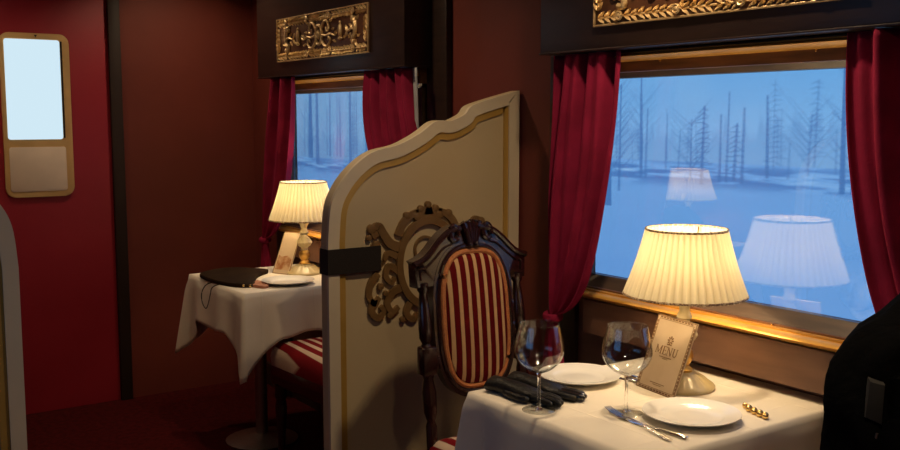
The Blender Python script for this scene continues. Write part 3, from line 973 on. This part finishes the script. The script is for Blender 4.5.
    def seat_ring(ins, z):
        out = []
        for i, (a, b) in enumerate(rr_trap(ins)): out.append((a, b, z))
        return out
    def rr_trap(ins):
        pts = []
        m_ = 10
        corners = [(-.195 + ins, .215 - ins), (.195 - ins, .215 - ins), (.222 - ins, -.225 + ins), (-.222 + ins, -.225 + ins)]
        for i in range(4):
            a = corners[i]; b = corners[(i + 1) % 4]
            for k in range(m_):
                t = k / m_
                pts.append((a[0] + (b[0] - a[0]) * t, a[1] + (b[1] - a[1]) * t))
        return pts
    rows = [seat_ring(0, .425), seat_ring(-.003, .465), seat_ring(.004, .500), seat_ring(.03, .524), seat_ring(.08, .537), seat_ring(.15, .541)]
    mb = MB(); vs = mb.quad_grid(rows, close_u=True); mb.cap(vs[0], True); mb.cap(vs[-1])
    mb.build('seat_cushion', M['seat_stripes'], root)
    mb = MB()
    rows = [seat_ring(0.002, .345), seat_ring(-.004, .36), seat_ring(-.004, .412), seat_ring(.002, .424)]
    vs = mb.quad_grid(rows, close_u=True); mb.cap(vs[0], True); mb.cap(vs[-1])
    mb.build('seat_rail', M['mahogany'], root)
    # legs
    for q in (-1, 1):
        mb = MB(); mb.lathe([(.016, 0), (.022, .008), (.016, .03), (.014, .06), (.020, .16), (.026, .25), (.02, .28), (.027, .295), (.027, .345)], 16, (q * .20, -.185, 0))
        mb.build('leg', M['mahogany'], root)
        mb = MB()
        mb.tube([(q * .185, .205 + .05 * (1 - z / .44) ** 2, z) for z in (0, .1, .2, .3, .345)], [.016, .018, .02, .021, .021], 10, up=(0, 1, 0))
        mb.build('leg', M['mahogany'], root)
    return root
ch = make_chair('carved mahogany chair with upright striped oval back, in front of the cream divider', (1.742, 2.135, 0), 0)
copy_tree(ch, (1.918, 3.555, 0), PI, 'striped-seat chair tucked under the far table behind the divider')
copy_tree(ch, (1.696, 1.178, 0), PI, 'chair under the black coat at the right end of the near table')

# ------------------------------------------------------------------ tables and cloths
def make_table(label, loc, hx=.35, ped=0.0):
    t = thing('dining_table', label, 'table', loc, 0, 'cloth-covered dining tables')
    MB().box((-hx, -.318, .718), (hx, .318, .744), .006).build('table_top', M['dark_wood'], t)
    mb = MB(); mb.lathe([(.028, .03), (.028, .70), (.10, .705), (.10, .718)], 20, (ped, 0, 0))
    mb.build('pedestal', M['steel'], t)
    mb = MB()
    mb.lathe([(.05, .0), (.16, .0), (.165, .010), (.14, .020), (.05, .032), (.028, .04)], 28, (ped, 0, 0))
    mb.build('foot', M['steel'], t)
    return t
TN = (1.838, 1.72); TF = (1.882, 4.07)
make_table('table under a white cloth beside the large near window', (*TN, 0), .362)
make_table('far table under a white cloth, near the end wall', (*TF, 0), .316, -.11)
TA = (0.11, 3.90)
make_table('table across the aisle whose lamp shows in the near window', (*TA, 0))

def make_cloth(label, loc, seed, ext=.175, wall=None, hx=.354, near_out=1.0, far_out=.058):
    """linen cloth: flat on the top, hanging round three sides with corner points"""
    r = random.Random(seed)
    hy, rad = .322, .012
    per = []
    # perimeter with rounded corners, outward direction and distance to the nearest corner
    cs = [(hx, hy, 0), (-hx, hy, 90), (-hx, -hy, 180), (hx, -hy, 270)]
    for i, (cx, cy, a0) in enumerate(cs):
        sx, sy = math.copysign(1, cx), math.copysign(1, cy)
        for k in range(7):
            a = math.radians(a0 + 90 * k / 6)
            per.append((cx - sx * rad + rad * math.cos(a), cy - sy * rad + rad * math.sin(a), math.cos(a), math.sin(a), 0.0))
        nx, ny, _ = cs[(i + 1) % 4]
        L = math.hypot(nx - cx, ny - cy)
        m_ = 40
        ex, ey = math.cos(math.radians(a0 + 90)), math.sin(math.radians(a0 + 90))
        sx2, sy2 = math.copysign(1, nx), math.copysign(1, ny)
        for k in range(1, m_):
            t = k / m_
            x = (cx + (nx - cx) * t); y = (cy + (ny - cy) * t)
            if abs(ex) > .5: x = ex * hx
            if abs(ey) > .5: y = ey * hy
            per.append((x, y, ex, ey, min(t, 1 - t) * L))
    n_ = len(per)
    ph = [r.uniform(0, 6.28) for _ in range(6)]
    rows = []
    # top: concentric rings inward
    for q in (0.05, .3, .6, .85, .96, 1.0):
        rows.append([(x * q, y * q, .751 - (.0015 if q == 1.0 else 0)) for x, y, a, b, dd in per])
    hang = 14
    for j in range(1, hang + 1):
        t = j / hang
        row = []
        for i, (x, y, ex, ey, dd) in enumerate(per):
            iswall = wall and ex > .9
            c = max(0, 1 - dd / .155) * (1 if x < 0 else .15)
            h = .195 + ext * c ** 1.15 + .008 * math.sin(i * .35 + ph[0])
            if iswall: h = .05; 
            ridge = max(0, 1 - dd / .045)
            pocket = math.exp(-((dd - .085) / .035) ** 2)
            o_ = .008 + t * (.014 + (.040 * near_out if y < 0 else far_out) * ridge ** 1.3 - .014 * pocket + .011 * math.sin(i * .42 + ph[1]) * (1 - ridge))
            # shared diagonal direction near a corner so the flap juts out
            dx, dy = ex, ey
            if c > 0:
                sx, sy = math.copysign(1, x), math.copysign(1, y)
                w = .75 * c
                dx = ex * (1 - w) + sx * .707 * w; dy = ey * (1 - w) + sy * .707 * w
            if wall and x > hx - .15:
                o_ = min(o_, .004) if dx > .3 else o_
                if ex > .9 or (x > hx - .008): dx = min(dx, .0)
            drop = h * t
            # rounded break over the table edge
            rr = min(1, t * 6)
            row.append((x + dx * (o_ * rr), y + dy * (o_ * rr), .7495 - drop))
        rows.append(row)
    mb = MB(); vs = mb.quad_grid(rows, close_u=True)
    mb.cap(vs[0], True)
    o = mb.build('tablecloth', M['linen'], smooth=True, loc=(*loc, 0), angle=180)
    so = o.modifiers.new('thick', 'SOLIDIFY'); so.thickness = .0015; so.offset = 1
    tag(o, label, 'tablecloth', 'white linen tablecloths')
    return o
make_cloth('white linen cloth on the near table, laid with wine glasses and plates', TN, 5, ext=.0, wall=True, hx=.366, far_out=.022)
make_cloth('white linen cloth with hanging corner points on the far table', TF, 8, wall=True, hx=.320, near_out=.25)
make_cloth('white linen cloth on the table across the aisle', TA, 9)
TZ = .7525

# ------------------------------------------------------------------ table lamps
def make_lamp(label, loc, bulb_w=3.0):
    L = thing('table_lamp', label, 'lamp', loc, 0, 'pleated-shade table lamps')
    mb = MB()
    flute = lambda a, z: 1 + (.035 * math.cos(16 * a) if .014 < z < .050 else 0)
    mb.lathe([(.060, 0), (.083, 0), (.085, .008), (.081, .014), (.072, .018), (.058, .030), (.042, .040), (.026, .046)], 96, rfun=flute)
    mb.build('base', M['lamp_base'], L)
    mb = MB()
    mb.lathe([(.024, .044), (.026, .052), (.020, .058), (.016, .064), (.022, .074), (.027, .088), (.024, .102), (.015, .110)], 32)
    mb.build('gilt_knop', M['lamp_gold'], L)
    mb = MB()
    fl2 = lambda a, z: 1 + (.05 * math.cos(12 * a) if .125 < z < .165 else 0)
    mb.lathe([(.014, .108), (.018, .114), (.015, .12), (.028, .132), (.036, .146), (.030, .160), (.018, .172), (.014, .182), (.021, .192), (.017, .202), (.013, .212), (.016, .224), (.024, .236), (.027, .246), (.014, .250), (.010, .262), (.010, .290)], 48, rfun=fl2)
    mb.build('stem', M['lamp_base'], L)
    # pleated shade
    z0, z1, r0, r1 = .252, .430, .158, .103
    n_ = 46 * 6
    rows = []
    for j in range(13):
        t = j / 12
        row = []
        R = r0 + (r1 - r0) * t - .004 * math.sin(PI * t)
        for k in range(n_):
            a = 2 * PI * k / n_
            ph = (k % 6) / 6
            tri = 1 - abs(2 * ph - 1)
            pl = (.0085 * tri + .0012 * math.sin(11 * a)) * (1 - .3 * t)
            row.append(((R + pl - .002) * math.cos(a), (R + pl - .002) * math.sin(a), z0 + (z1 - z0) * t))
        rows.append(row)
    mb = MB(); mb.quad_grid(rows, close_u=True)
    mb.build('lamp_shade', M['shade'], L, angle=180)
    for nm, r, z in (('lower_braid', r0 + .003, z0 + .003), ('upper_braid', r1 + .003, z1 - .002)):
        mb = MB()
        mb.tube([(r * math.cos(2 * PI * k / 120), r * math.sin(2 * PI * k / 120), z) for k in range(120)], .0032, 6, closed=True)
        mb.build(nm, M['braid'], L)
    mb = MB()
    mb.ball((0, 0, .335), (.022, .022, .028), 16, 12)
    mb.lathe([(.013, .288), (.013, .308), (.010, .312)], 16)
    mb.build('bulb', M['bulb'], L)
    mb = MB()
    for k in range(3):
        a = 2 * PI * k / 3 + .4
        mb.tube([(.011 * math.cos(a), .011 * math.sin(a), .286), (.06 * math.cos(a), .06 * math.sin(a), .33), (.101 * math.cos(a), .101 * math.sin(a), .425)], .0018, 6)
    mb.build('shade_carrier', M['brass'], L)
    ld = bpy.data.lights.new('bulb_light', 'POINT')
    ld.energy = bulb_w; ld.color = (1.0, .73, .41); ld.shadow_soft_size = .030
    lo = bpy.data.objects.new('bulb_light', ld); COL.objects.link(lo); lo.parent = L; lo.location = (0, 0, .345)
    return L
LW = 9.0
lamp = make_lamp('large lit lamp with cream pleated shade behind the menu card on the near table', (1.973, 1.744, TZ), LW)
lamp2 = copy_tree(lamp, (2.013, 4.092, TZ), .6, 'lit lamp with cream pleated shade on the far table left of the divider')
lamp3 = copy_tree(lamp, (0.02, 3.86, TZ), 1.1, 'lit lamp across the aisle, seen only as a small reflection in the near window')

# ------------------------------------------------------------------ tableware
def make_plate(label, loc, R, group='white china plates'):
    mb = MB()
    k = R / .12
    prof = [(0.001, .006), (.045, .006), (.070, .0065), (.078, .010), (.085, .0135), (.110, .0175), (.1195, .020), (.120, .0185), (.112, .0145), (.086, .009), (.072, .002), (.065, 0), (.045, .001), (.001, .002)]
    mb.lathe([(r * k, z) for r, z in prof], 64)
    o = mb.build('dinner_plate', M['china'], loc=loc, angle=60)
    return tag(o, label, 'plate', group)
make_plate('white plate behind the wine glasses, beside the black gloves', (1.794, 1.957, TZ), .113)
make_plate('white plate nearest the viewer, in front of the menu card', (1.777, 1.541, TZ), .117)
make_plate('white plate on the far table below the lamp', (1.822, 3.868, TZ), .115)

def make_glass(label, loc):
    gl = thing('wine_glass', label, 'wine glass', loc, 0, 'balloon wine glasses on the near table')
    bowl = [(.005, .094), (.018, .098), (.036, .108), (.052, .124), (.060, .142), (.0615, .155), (.059, .175), (.054, .196), (.049, .218)]
    inn = [(r - .0012, z + (.0012 if i < 3 else 0)) for i, (r, z) in enumerate(bowl)]
    mb = MB(); mb.shell(smooth_path(bowl, 4) + [(.0484, .2188)] + smooth_path(inn, 4)[::-1], 48)
    mb.build('bowl', M['wine_glass'], gl, angle=80)
    mb = MB(); mb.lathe(smooth_path([(.010, .004), (.0055, .010), (.0042, .03), (.0038, .06), (.0045, .085), (.008, .096)], 4), 16)
    mb.build('stem', M['stem_glass'], gl)
    mb = MB(); mb.lathe([(.020, 0), (.041, 0), (.0418, .001), (.040, .002), (.015, .005), (.006, .009)], 48)
    mb.build('glass_foot', M['wine_glass'], gl)
    return gl
wg = make_glass('empty balloon wine glass at the table corner, in front of the black gloves', (1.522, 1.806, TZ))
copy_tree(wg, (1.683, 1.666, TZ), 0, 'empty balloon wine glass standing just left of the menu card')

def place_flat(o, p, q, z):
    o.location = (p[0], p[1], z)
    o.rotation_euler = (0, 0, math.atan2(q[1] - p[1], q[0] - p[0]))

def make_fork(label, p, q):
    Lg = math.dist(p, q)
    mb = MB()
    s = Lg / .20
    path = smooth_path([(.0, .010), (.03, .003), (.055, .003), (.075, .008), (.12, .009), (.16, .005), (.20, .003)], 4)
    for k in range(4):
        y = (k - 1.5) * .0056
        mb.tube([(x * s, y * (1 if x > .01 else .9), z + .001) for x, z in smooth_path([(0, .010), (.02, .0045), (.045, .0025)], 4)], [.0011] * 3 + [.0016] * 6, 6)
    secs = [(.043, .011, .0025), (.055, .0105, .003), (.064, .006, .005), (.075, .0034, .008), (.11, .0034, .0092), (.15, .0052, .006), (.19, .0078, .003), (.199, .006, .003)]
    rows = [[(x * s, w * math.cos(a), z + .0016 * math.sin(a)) for a in [k * PI / 6 for k in range(12)]] for x, w, z in secs]
    vs = mb.quad_grid(rows, close_u=True); mb.cap(vs[0], True); mb.cap(vs[-1])
    o = mb.build('fork', M['silver'], weld=False)
    place_flat(o, p, q, TZ + .0015)
    return tag(o, label, 'fork')
def make_knife(label, p, q, group=None):
    Lg = math.dist(p, q); s = Lg / .22
    mb = MB()
    secs = [(0, .001, .0004), (.01, .006, .0006), (.05, .0095, .0008), (.105, .0085, .0012), (.118, .005, .003), (.13, .0055, .0035), (.18, .0075, .004), (.215, .008, .004), (.22, .005, .003)]
    rows = [[(x * s, w * math.cos(a), h + h * math.sin(a)) for a in [k * PI / 6 for k in range(12)]] for x, w, h in secs]
    vs = mb.quad_grid(rows, close_u=True); mb.cap(vs[0], True); mb.cap(vs[-1])
    o = mb.build('table_knife', M['silver'], weld=False)
    place_flat(o, p, q, TZ + .0005)
    return tag(o, label, 'knife', group)
make_fork('silver fork lying beside the nearest plate, tines towards the glasses', (1.655, 1.702), (1.609, 1.452))
make_knife('silver knife lying between the fork and the nearest plate', (1.641, 1.640), (1.650, 1.440))
make_knife('silver knife lying behind the plate, running towards the menu card', (1.937, 2.030), (1.930, 1.868))
make_knife('short dark-looking knife between the back plate and the menu card', (1.897, 1.925), (1.905, 1.842))

# menu cards
SER = {
 'M': [((0, 0), (0, 1), .07), ((0, 1), (.45, .1), .13), ((.45, .1), (.9, 1), .05), ((.9, 1), (.9, 0), .14), ((-.12, 0), (.14, 0), .05), ((.74, 0), (1.06, 0), .05), ((-.12, 1), (.06, 1), .05), ((.84, 1), (1.04, 1), .05)],
 'E': [((.1, 0), (.1, 1), .14), ((0, 0), (.62, 0), .05), ((.1, .52), (.5, .52), .05), ((0, 1), (.6, 1), .05), ((.62, 0), (.64, .2), .05), ((.6, 1), (.6, .82), .05), ((.5, .42), (.5, .62), .05)],
 'N': [((.05, 0), (.05, 1), .06), ((.05, 1), (.75, 0), .13), ((.75, 0), (.75, 1), .06), ((-.08, 0), (.18, 0), .05), ((.62, 1), (.9, 1), .05), ((-.08, 1), (.1, 1), .05)],
 'U': [((.08, 1), (.08, .3), .14), ((.08, .3), (.2, .05), .12), ((.2, .05), (.5, .03), .09), ((.5, .03), (.66, .3), .07), ((.66, .3), (.66, 1), .06), ((-.06, 1), (.22, 1), .05), ((.52, 1), (.8, 1), .05)]}
def make_menu(label, p, q, H, tilt, full, group='menu cards standing on the tables'):
    """card leaning back towards the window; p-q is its lower edge, left to right"""
    Wd = math.dist(p, q)
    ang = math.atan2(q[1] - p[1], q[0] - p[0])
    m_ = thing('menu_card', label, 'menu', (p[0], p[1], TZ), ang, group)
    ct, stt = math.cos(tilt), math.sin(tilt)
    # local: x along the lower edge, card rises in z and leans to +y
    fn = lambda a, b, dd: (a, b * stt - dd * ct, b * ct + dd * stt)
    mb = MB(); mb.prism([(0, 0), (Wd, 0), (Wd, H), (0, H)], fn, -.004, .0, 0)
    mb.build('card', M['menu_card'], m_, smooth=False)
    def frame(mb, ins, w):
        o_ = [(ins, ins), (Wd - ins, ins), (Wd - ins, H - ins), (ins, H - ins), (ins, ins)]
        i_ = [(ins + w, ins + w), (Wd - ins - w, ins + w), (Wd - ins - w, H - ins - w), (ins + w, H - ins - w), (ins + w, ins + w)]
        mb.band(o_, i_, fn, .0, .0006)
    mb = MB()
    if full:
        frame(mb, .0006, .0022)
        frame(mb, .0095, .0012)
        nx_ = 11
        for k in range(nx_):                      # chain of bars between the two lines
            x = .012 + (Wd - .024) * k / nx_
            for zz in (.004, H - .0075):
                mb.prism([(x, zz), (x + (Wd - .024) / nx_ * .7, zz), (x + (Wd - .024) / nx_ * .7, zz + .0036), (x, zz + .0036)], fn, 0, .0006)
        ny_ = 18
        for k in range(ny_):
            z = .012 + (H - .024) * k / ny_
            for xx in (.004, Wd - .0075):
                mb.prism([(xx, z), (xx + .0036, z), (xx + .0036, z + (H - .024) / ny_ * .7), (xx, z + (H - .024) / ny_ * .7)], fn, 0, .0006)
    else:
        frame(mb, .0006, .003)
    mb.build('printed_border', M['menu_ink'], m_, smooth=False, weld=False)
    if full:
        mb = MB()
        s_ = .0205; x0 = Wd * .5 - 2.10 * s_; z0 = H * .505
        for chn, off in (('M', 0), ('E', 1.28), ('N', 2.12), ('U', 3.22)):
            for (a, b, w) in SER[chn]:
                dx, dz = b[0] - a[0], b[1] - a[1]; l = math.hypot(dx, dz)
                w *= 1.1
                nx, nz = -dz / l * w / 2, dx / l * w / 2
                q4 = [(a[0] + nx, a[1] + nz), (a[0] - nx, a[1] - nz), (b[0] - nx, b[1] - nz), (b[0] + nx, b[1] + nz)]
                mb.prism([(x0 + (off + u) * s_, z0 + v * s_ * 1.05) for u, v in q4], fn, 0, .0008)
        mb.build('menu_lettering', M['menu_ink'], m_, smooth=False, weld=False)
        mb = MB()
        cx, cz = Wd * .5, H * .70
        for k in range(8):                         # small rayed emblem
            a = k * PI / 4
            c_, s2 = math.cos(a), math.sin(a)
            mb.prism([(cx + r * math.cos(a + da), cz + r * math.sin(a + da)) for r, da in ((.0045, -.28), (.0105, -.16), (.0125, 0), (.0105, .16), (.0045, .28))], fn, 0, .0008)
        mb.prism([(cx - .010, cz - .013), (cx + .010, cz - .013), (cx + .008, cz - .010), (cx - .008, cz - .010)], fn, 0, .0008)
        mb.build('emblem', M['menu_ink'], m_, smooth=False, weld=False)
        for (zz, w, hgt) in ((H * .465, .048, .0022), (H * .445, .020, .0014), (H * .115, .055, .0020), (H * .095, .030, .0016)):
            xx = Wd * .5 - w / 2
            rr = random.Random(int(zz * 1e5)); mb = MB()
            while xx < Wd * .5 + w / 2:
                l = rr.uniform(.002, .005)
                mb.prism([(xx, zz), (xx + l, zz), (xx + l, zz + hgt), (xx, zz + hgt)], fn, 0, .0006)
                xx += l + .0014
            mb.build('small_print', M['menu_ink'], m_, smooth=False, weld=False)
    else:
        mb = MB(); mb.prism([(.010, H * .10), (Wd - .010, H * .10), (Wd - .010, H * .36), (Wd * .6, H * .44), (Wd * .3, H * .40), (.010, H * .44)], fn, 0, .0008)
        mb.build('sepia_picture', M['menu_picture'], m_, smooth=False)
    return m_
make_menu('menu card lettered MENU, leaning against the large lamp', (1.883, 1.830), (1.862, 1.675), .205, math.radians(21.5), True)
make_menu('menu card with a sepia picture standing under the far lamp', (1.889, 4.183), (1.931, 4.091), .210, math.radians(27), False)

# gloves
def make_glove(label, loc, rz, flipx, tilt=0.0, gloss=False):
    root = thing('leather_glove', label, 'glove', loc, rz, 'pair of black gloves')
    # body: cuff at the origin, fingers towards +x
    secs = [(0, .034, .016), (.006, .040, .020), (.04, .043, .021), (.085, .042, .020), (.12, .044, .018), (.15, .044, .015), (.168, .040, .011)]
    rows = []
    for x, w, h in secs:
        rows.append([(x, .72 * w * math.cos(a) + .004 * math.sin(x * 40), max(0, h * (1 + math.sin(a)) * (1 + .08 * math.sin(x * 90 + a * 2)))) for a in [k * PI / 10 for k in range(20)]])
    mb = MB(); vs = mb.quad_grid(rows, close_u=True); mb.cap(vs[0], True); mb.cap(vs[-1])
    mb.build('palm', M['leather'], root)
    for k, (y, L, r) in enumerate(((-.0235, .062, .0078), (-.008, .078, .0085), (.008, .072, .0085), (.0235, .055, .0076))):
        mb = MB()
        pts = smooth_path([(.150, y * .95, .014), (.165 + L * .3, y * 1.02, .015), (.165 + L * .7, y * 1.04 + .003 * flipx, .013), (.165 + L, y * 1.03 + .008 * flipx, .011)], 5)
        m_ = len(pts)
        mb.tube(pts, [r * (1.0 if i < m_ - 3 else (.93, .75, .35)[i - m_ + 3]) for i in range(m_)], 12)
        mb.build('finger', M['gloss_black'] if gloss and k in (1, 2) else M['leather'], root)
    mb = MB()
    pts = smooth_path([(.070, flipx * .022, .012), (.100, flipx * .034, .012), (.135, flipx * .040, .012), (.160, flipx * .038, .011)], 5)
    m_ = len(pts)
    mb.tube(pts, [.0095 * (1.0 if i < m_ - 3 else (.93, .75, .35)[i - m_ + 3]) for i in range(m_)], 12)
    mb.build('thumb', M['leather'], root)
    return root
g1 = make_glove('black glove lying along the table corner with the wine glass before it', (1.530, 2.018, TZ), math.atan2(1.78 - 2.018, 1.604 - 1.548), -1)
g2 = make_glove('black glove with glossy fingers lying closest to the back plate', (1.602, 2.022, TZ), math.atan2(1.80 - 2.020, 1.655 - 1.602), 1, gloss=True)

# gold bead clip
mb = MB()
bd = [(1.954, 1.522), (1.950, 1.508), (1.938, 1.500), (1.942, 1.486), (1.930, 1.478), (1.936, 1.464), (1.924, 1.457), (1.930, 1.444), (1.921, 1.438)]
root = thing('bead_clip', 'small clip of gold beads on the cloth right of the nearest plate', 'hair clip', (1.938, 1.48, TZ))
for x, y in bd:
    b = MB(); b.ball((x - 1.938, y - 1.48, .0072), (.0072, .0085, .0072), 14, 10); b.build('bead', M['brass'], root)
b = MB(); b.tube([(bd[0][0] - 1.938, bd[0][1] - 1.48, .0035), (0, 0, .003), (bd[-1][0] - 1.938, bd[-1][1] - 1.48, .0035)], .002, 6); b.build('pin', M['brass'], root)

# leather clutch on the far table
pc = thing('leather_clutch', 'dark brown leather clutch with wrist loop on the far table corner', 'clutch', (1.746, 4.105, TZ))
def blob_outline(pts, n_=6): return smooth_path(pts, n_, closed=True)
ol = blob_outline([(1.530, 4.20), (1.56, 4.29), (1.66, 4.36), (1.74, 4.36), (1.80, 4.30), (1.855, 4.20), (1.77, 4.11), (1.70, 4.00), (1.655, 3.90), (1.61, 3.86), (1.555, 3.93), (1.53, 4.06)], 4)
rows = []
cxp, cyp = 1.68, 4.10
for q, z in ((.97, 0), (1.0, .004), (1.0, .012), (.98, .017), (.90, .020), (.6, .021), (.25, .021)):
    rows.append([(cxp + (x - cxp) * q - 1.72, cyp + (y - cyp) * q - 4.10, z) for x, y in ol])
mb = MB(); vs = mb.quad_grid(rows, close_u=True); mb.cap(vs[0], True); mb.cap(vs[-1])
mb.build('clutch_body', M['pouch'], pc)
mb = MB()
fl = blob_outline([(1.630, 3.880), (1.675, 3.955), (1.700, 3.960), (1.697, 3.90), (1.690, 3.83), (1.655, 3.81)])
mb.prism(fl, lambda a, b, dd: (a - 1.72, b - 4.10, dd), .0005, .012, .003)
mb.build('suede_flap', M['tan'], pc)
for (x, y) in ((1.588, 3.862), (1.607, 3.836)):
    b = MB(); b.ball((x - 1.72, y - 4.10, .013), .006, 10, 8); b.build('stud', M['brass'], pc)
mb = MB()
lp = smooth_path([(1.515, 4.03, .763), (1.488, 4.04, .752), (1.476, 4.06, .715), (1.474, 4.05, .675), (1.474, 4.01, .655), (1.474, 3.98, .68), (1.476, 3.96, .72), (1.488, 3.965, .752), (1.52, 3.965, .763)], 5)
mb.tube([(x - 1.72, y - 4.10, z - TZ) for x, y, z in lp], .0022, 6)
mb.build('wrist_loop', M['pouch'], pc)

# black coat over the chair back at the right
ct = thing('hanging_coat', 'black coat draped over a chair back at the lower right corner', 'coat', (1.678, .90, -.040))
r = random.Random(4)
secs = [  # z, left, right, half depth, y shift
    (.40, -.285, .28, .075, -.02), (.55, -.287, .285, .085, -.015), (.70, -.285, .285, .09, -.01), (.85, -.275, .28, .095, -.01), (.95, -.268, .275, .095, -.005),
    (1.04, -.262, .265, .095, 0), (1.10, -.25, .25, .094, 0), (1.13, -.228, .23, .090, 0), (1.15, -.195, .20, .086, 0), (1.166, -.125, .16, .080, 0), (1.195, -.06, .12, .072, .0), (1.225, -.03, .06, .06, 0), (1.24, -.01, .03, .045, 0)]
def lerp_secs(z):
    for a, b in zip(secs[:-1], secs[1:]):
        if a[0] <= z <= b[0]:
            t = (z - a[0]) / (b[0] - a[0]); return [p + (q - p) * t for p, q in zip(a, b)]
    return secs[-1]
rows = []
zs = [.40 + .02 * k for k in range(33)] + [1.06, 1.08, 1.10, 1.115, 1.13, 1.14, 1.15, 1.158, 1.166, 1.18, 1.195, 1.21, 1.225, 1.238]
for z in zs:
    _, l, rr_, hd, ys = lerp_secs(z)
    row = []
    for k in range(64):
        a = 2 * PI * k / 64
        c, s = math.cos(a), math.sin(a)
        ex = 2 / 2.6
        x = (l + rr_) / 2 + (rr_ - l) / 2 * math.copysign(abs(c) ** ex, c)
        y = ys + hd * math.copysign(abs(s) ** ex, s)
        w = .010 * math.sin(z * 21 + a * 2) + .007 * math.sin(z * 47 + a * 5) + .006 * math.sin(a * 9 + z * 8)
        fade = min(1, (1.27 - z) * 4)
        row.append((x + c * w * fade, y + s * w * fade, z))
    rows.append(row)
mb = MB(); vs = mb.quad_grid(rows, close_u=True); mb.cap(vs[-1])
mb.build('coat_body', M['coat_cloth'], ct, angle=180)
mb = MB()
pts = smooth_path([(-.17, -.07, 1.085), (-.215, -.085, .98), (-.235, -.10, .84), (-.225, -.105, .68), (-.215, -.10, .52)], 6)
m_ = len(pts)
mb.tube(pts, [.052 + .007 * math.sin(i * 1.3) + .004 * math.sin(i * 2.9) - .012 * (i / m_) for i in range(m_)], 20, up=(0, 1, 0))
mb.build('sleeve', M['coat_cloth'], ct)
mb = MB()
mb.tube(smooth_path([(-.055, -.10, 1.105), (.0, -.115, 1.085), (.06, -.115, 1.08), (.12, -.10, 1.10)], 6), .024, 12, flat=1.5)
mb.build('collar', M['coat_cloth'], ct)
tabf = lambda a, b, dd: (-.252 + .62 * a - .78 * dd, -.040 - .78 * a - .62 * dd, b)
mb = MB(); mb.prism([(-.015, 1.035), (.011, 1.025), (.013, 1.090), (-.010, 1.095)], tabf, -.02, .010, .003)
tb = mb.build('webbing_tab', M['grey_tab'], ct); tb['label'] = 'dark grey webbing tab'
mb = MB(); mb.tube([tabf(.004, 1.012, .012), tabf(-.002, .98, .012), tabf(-.006, .93, .010)], .0025, 8)
tb = mb.build('zip', M['steel'], ct); tb['label'] = 'dull metal zip'

# ------------------------------------------------------------------ ceiling lights (above the picture)
def downlight(x, y, watts, size=.09, col=(1.0, .74, .46), spread=2.4):
    t = thing('ceiling_downlight', 'round recessed ceiling downlight out of view above the aisle', 'ceiling light', (x, y, ZC), 0, 'recessed ceiling downlights')
    mb = MB(); mb.shell([(.062, -.012), (.075, -.012), (.078, 0)], 28); mb.build('light_ring', M['brass'], t)
    mb = MB(); mb.lathe([(.001, -.006), (.060, -.006)], 28); mb.build('diffuser', M['downlight'], t)
    ld = bpy.data.lights.new('downlight_lamp', 'AREA'); ld.shape = 'DISK'; ld.size = size; ld.energy = watts; ld.color = col; ld.spread = spread
    o = bpy.data.objects.new('downlight_lamp', ld); COL.objects.link(o); o.parent = t; o.location = (0, 0, -.02)
downlight(1.75, 4.62, 3.0)
downlight(1.55, 3.30, 4)
downlight(0.70, 4.5, 2.0)
downlight(1.70, 1.75, 8)
downlight(0.85, 0.5, 4.5)

# ------------------------------------------------------------------ world, camera, view
wd = bpy.data.worlds.new('dim_room'); scn.world = wd
wd.use_nodes = True
wd.node_tree.nodes['Background'].inputs[0].default_value = (.5, .3, .2, 1)
wd.node_tree.nodes['Background'].inputs[1].default_value = 0.02

cam = bpy.data.cameras.new('camera'); cam.sensor_width = 36; cam.lens = 973.43 / 900 * 36
cam.clip_start = .02
co = bpy.data.objects.new('camera', cam); COL.objects.link(co)
Rm = Matrix(((0.821, 0.062, -0.567), (-0.570, 0.089, -0.817), (0.0, 0.994, 0.108))).to_3x3()
co.matrix_world = Matrix.Translation((0, 0, 1.47)) @ Rm.normalized().to_4x4() if False else Matrix.Translation((0, 0, 1.47)) @ Rm.to_quaternion().to_matrix().to_4x4()
scn.camera = co
scn.view_settings.view_transform = 'Standard'
scn.view_settings.look = 'None'
scn.view_settings.exposure = 0
scn.view_settings.gamma = 1
scn.view_settings.use_curve_mapping = False
scn.cycles.max_bounces = 10
scn.cycles.transparent_max_bounces = 16
scn.cycles.sample_clamp_indirect = 4
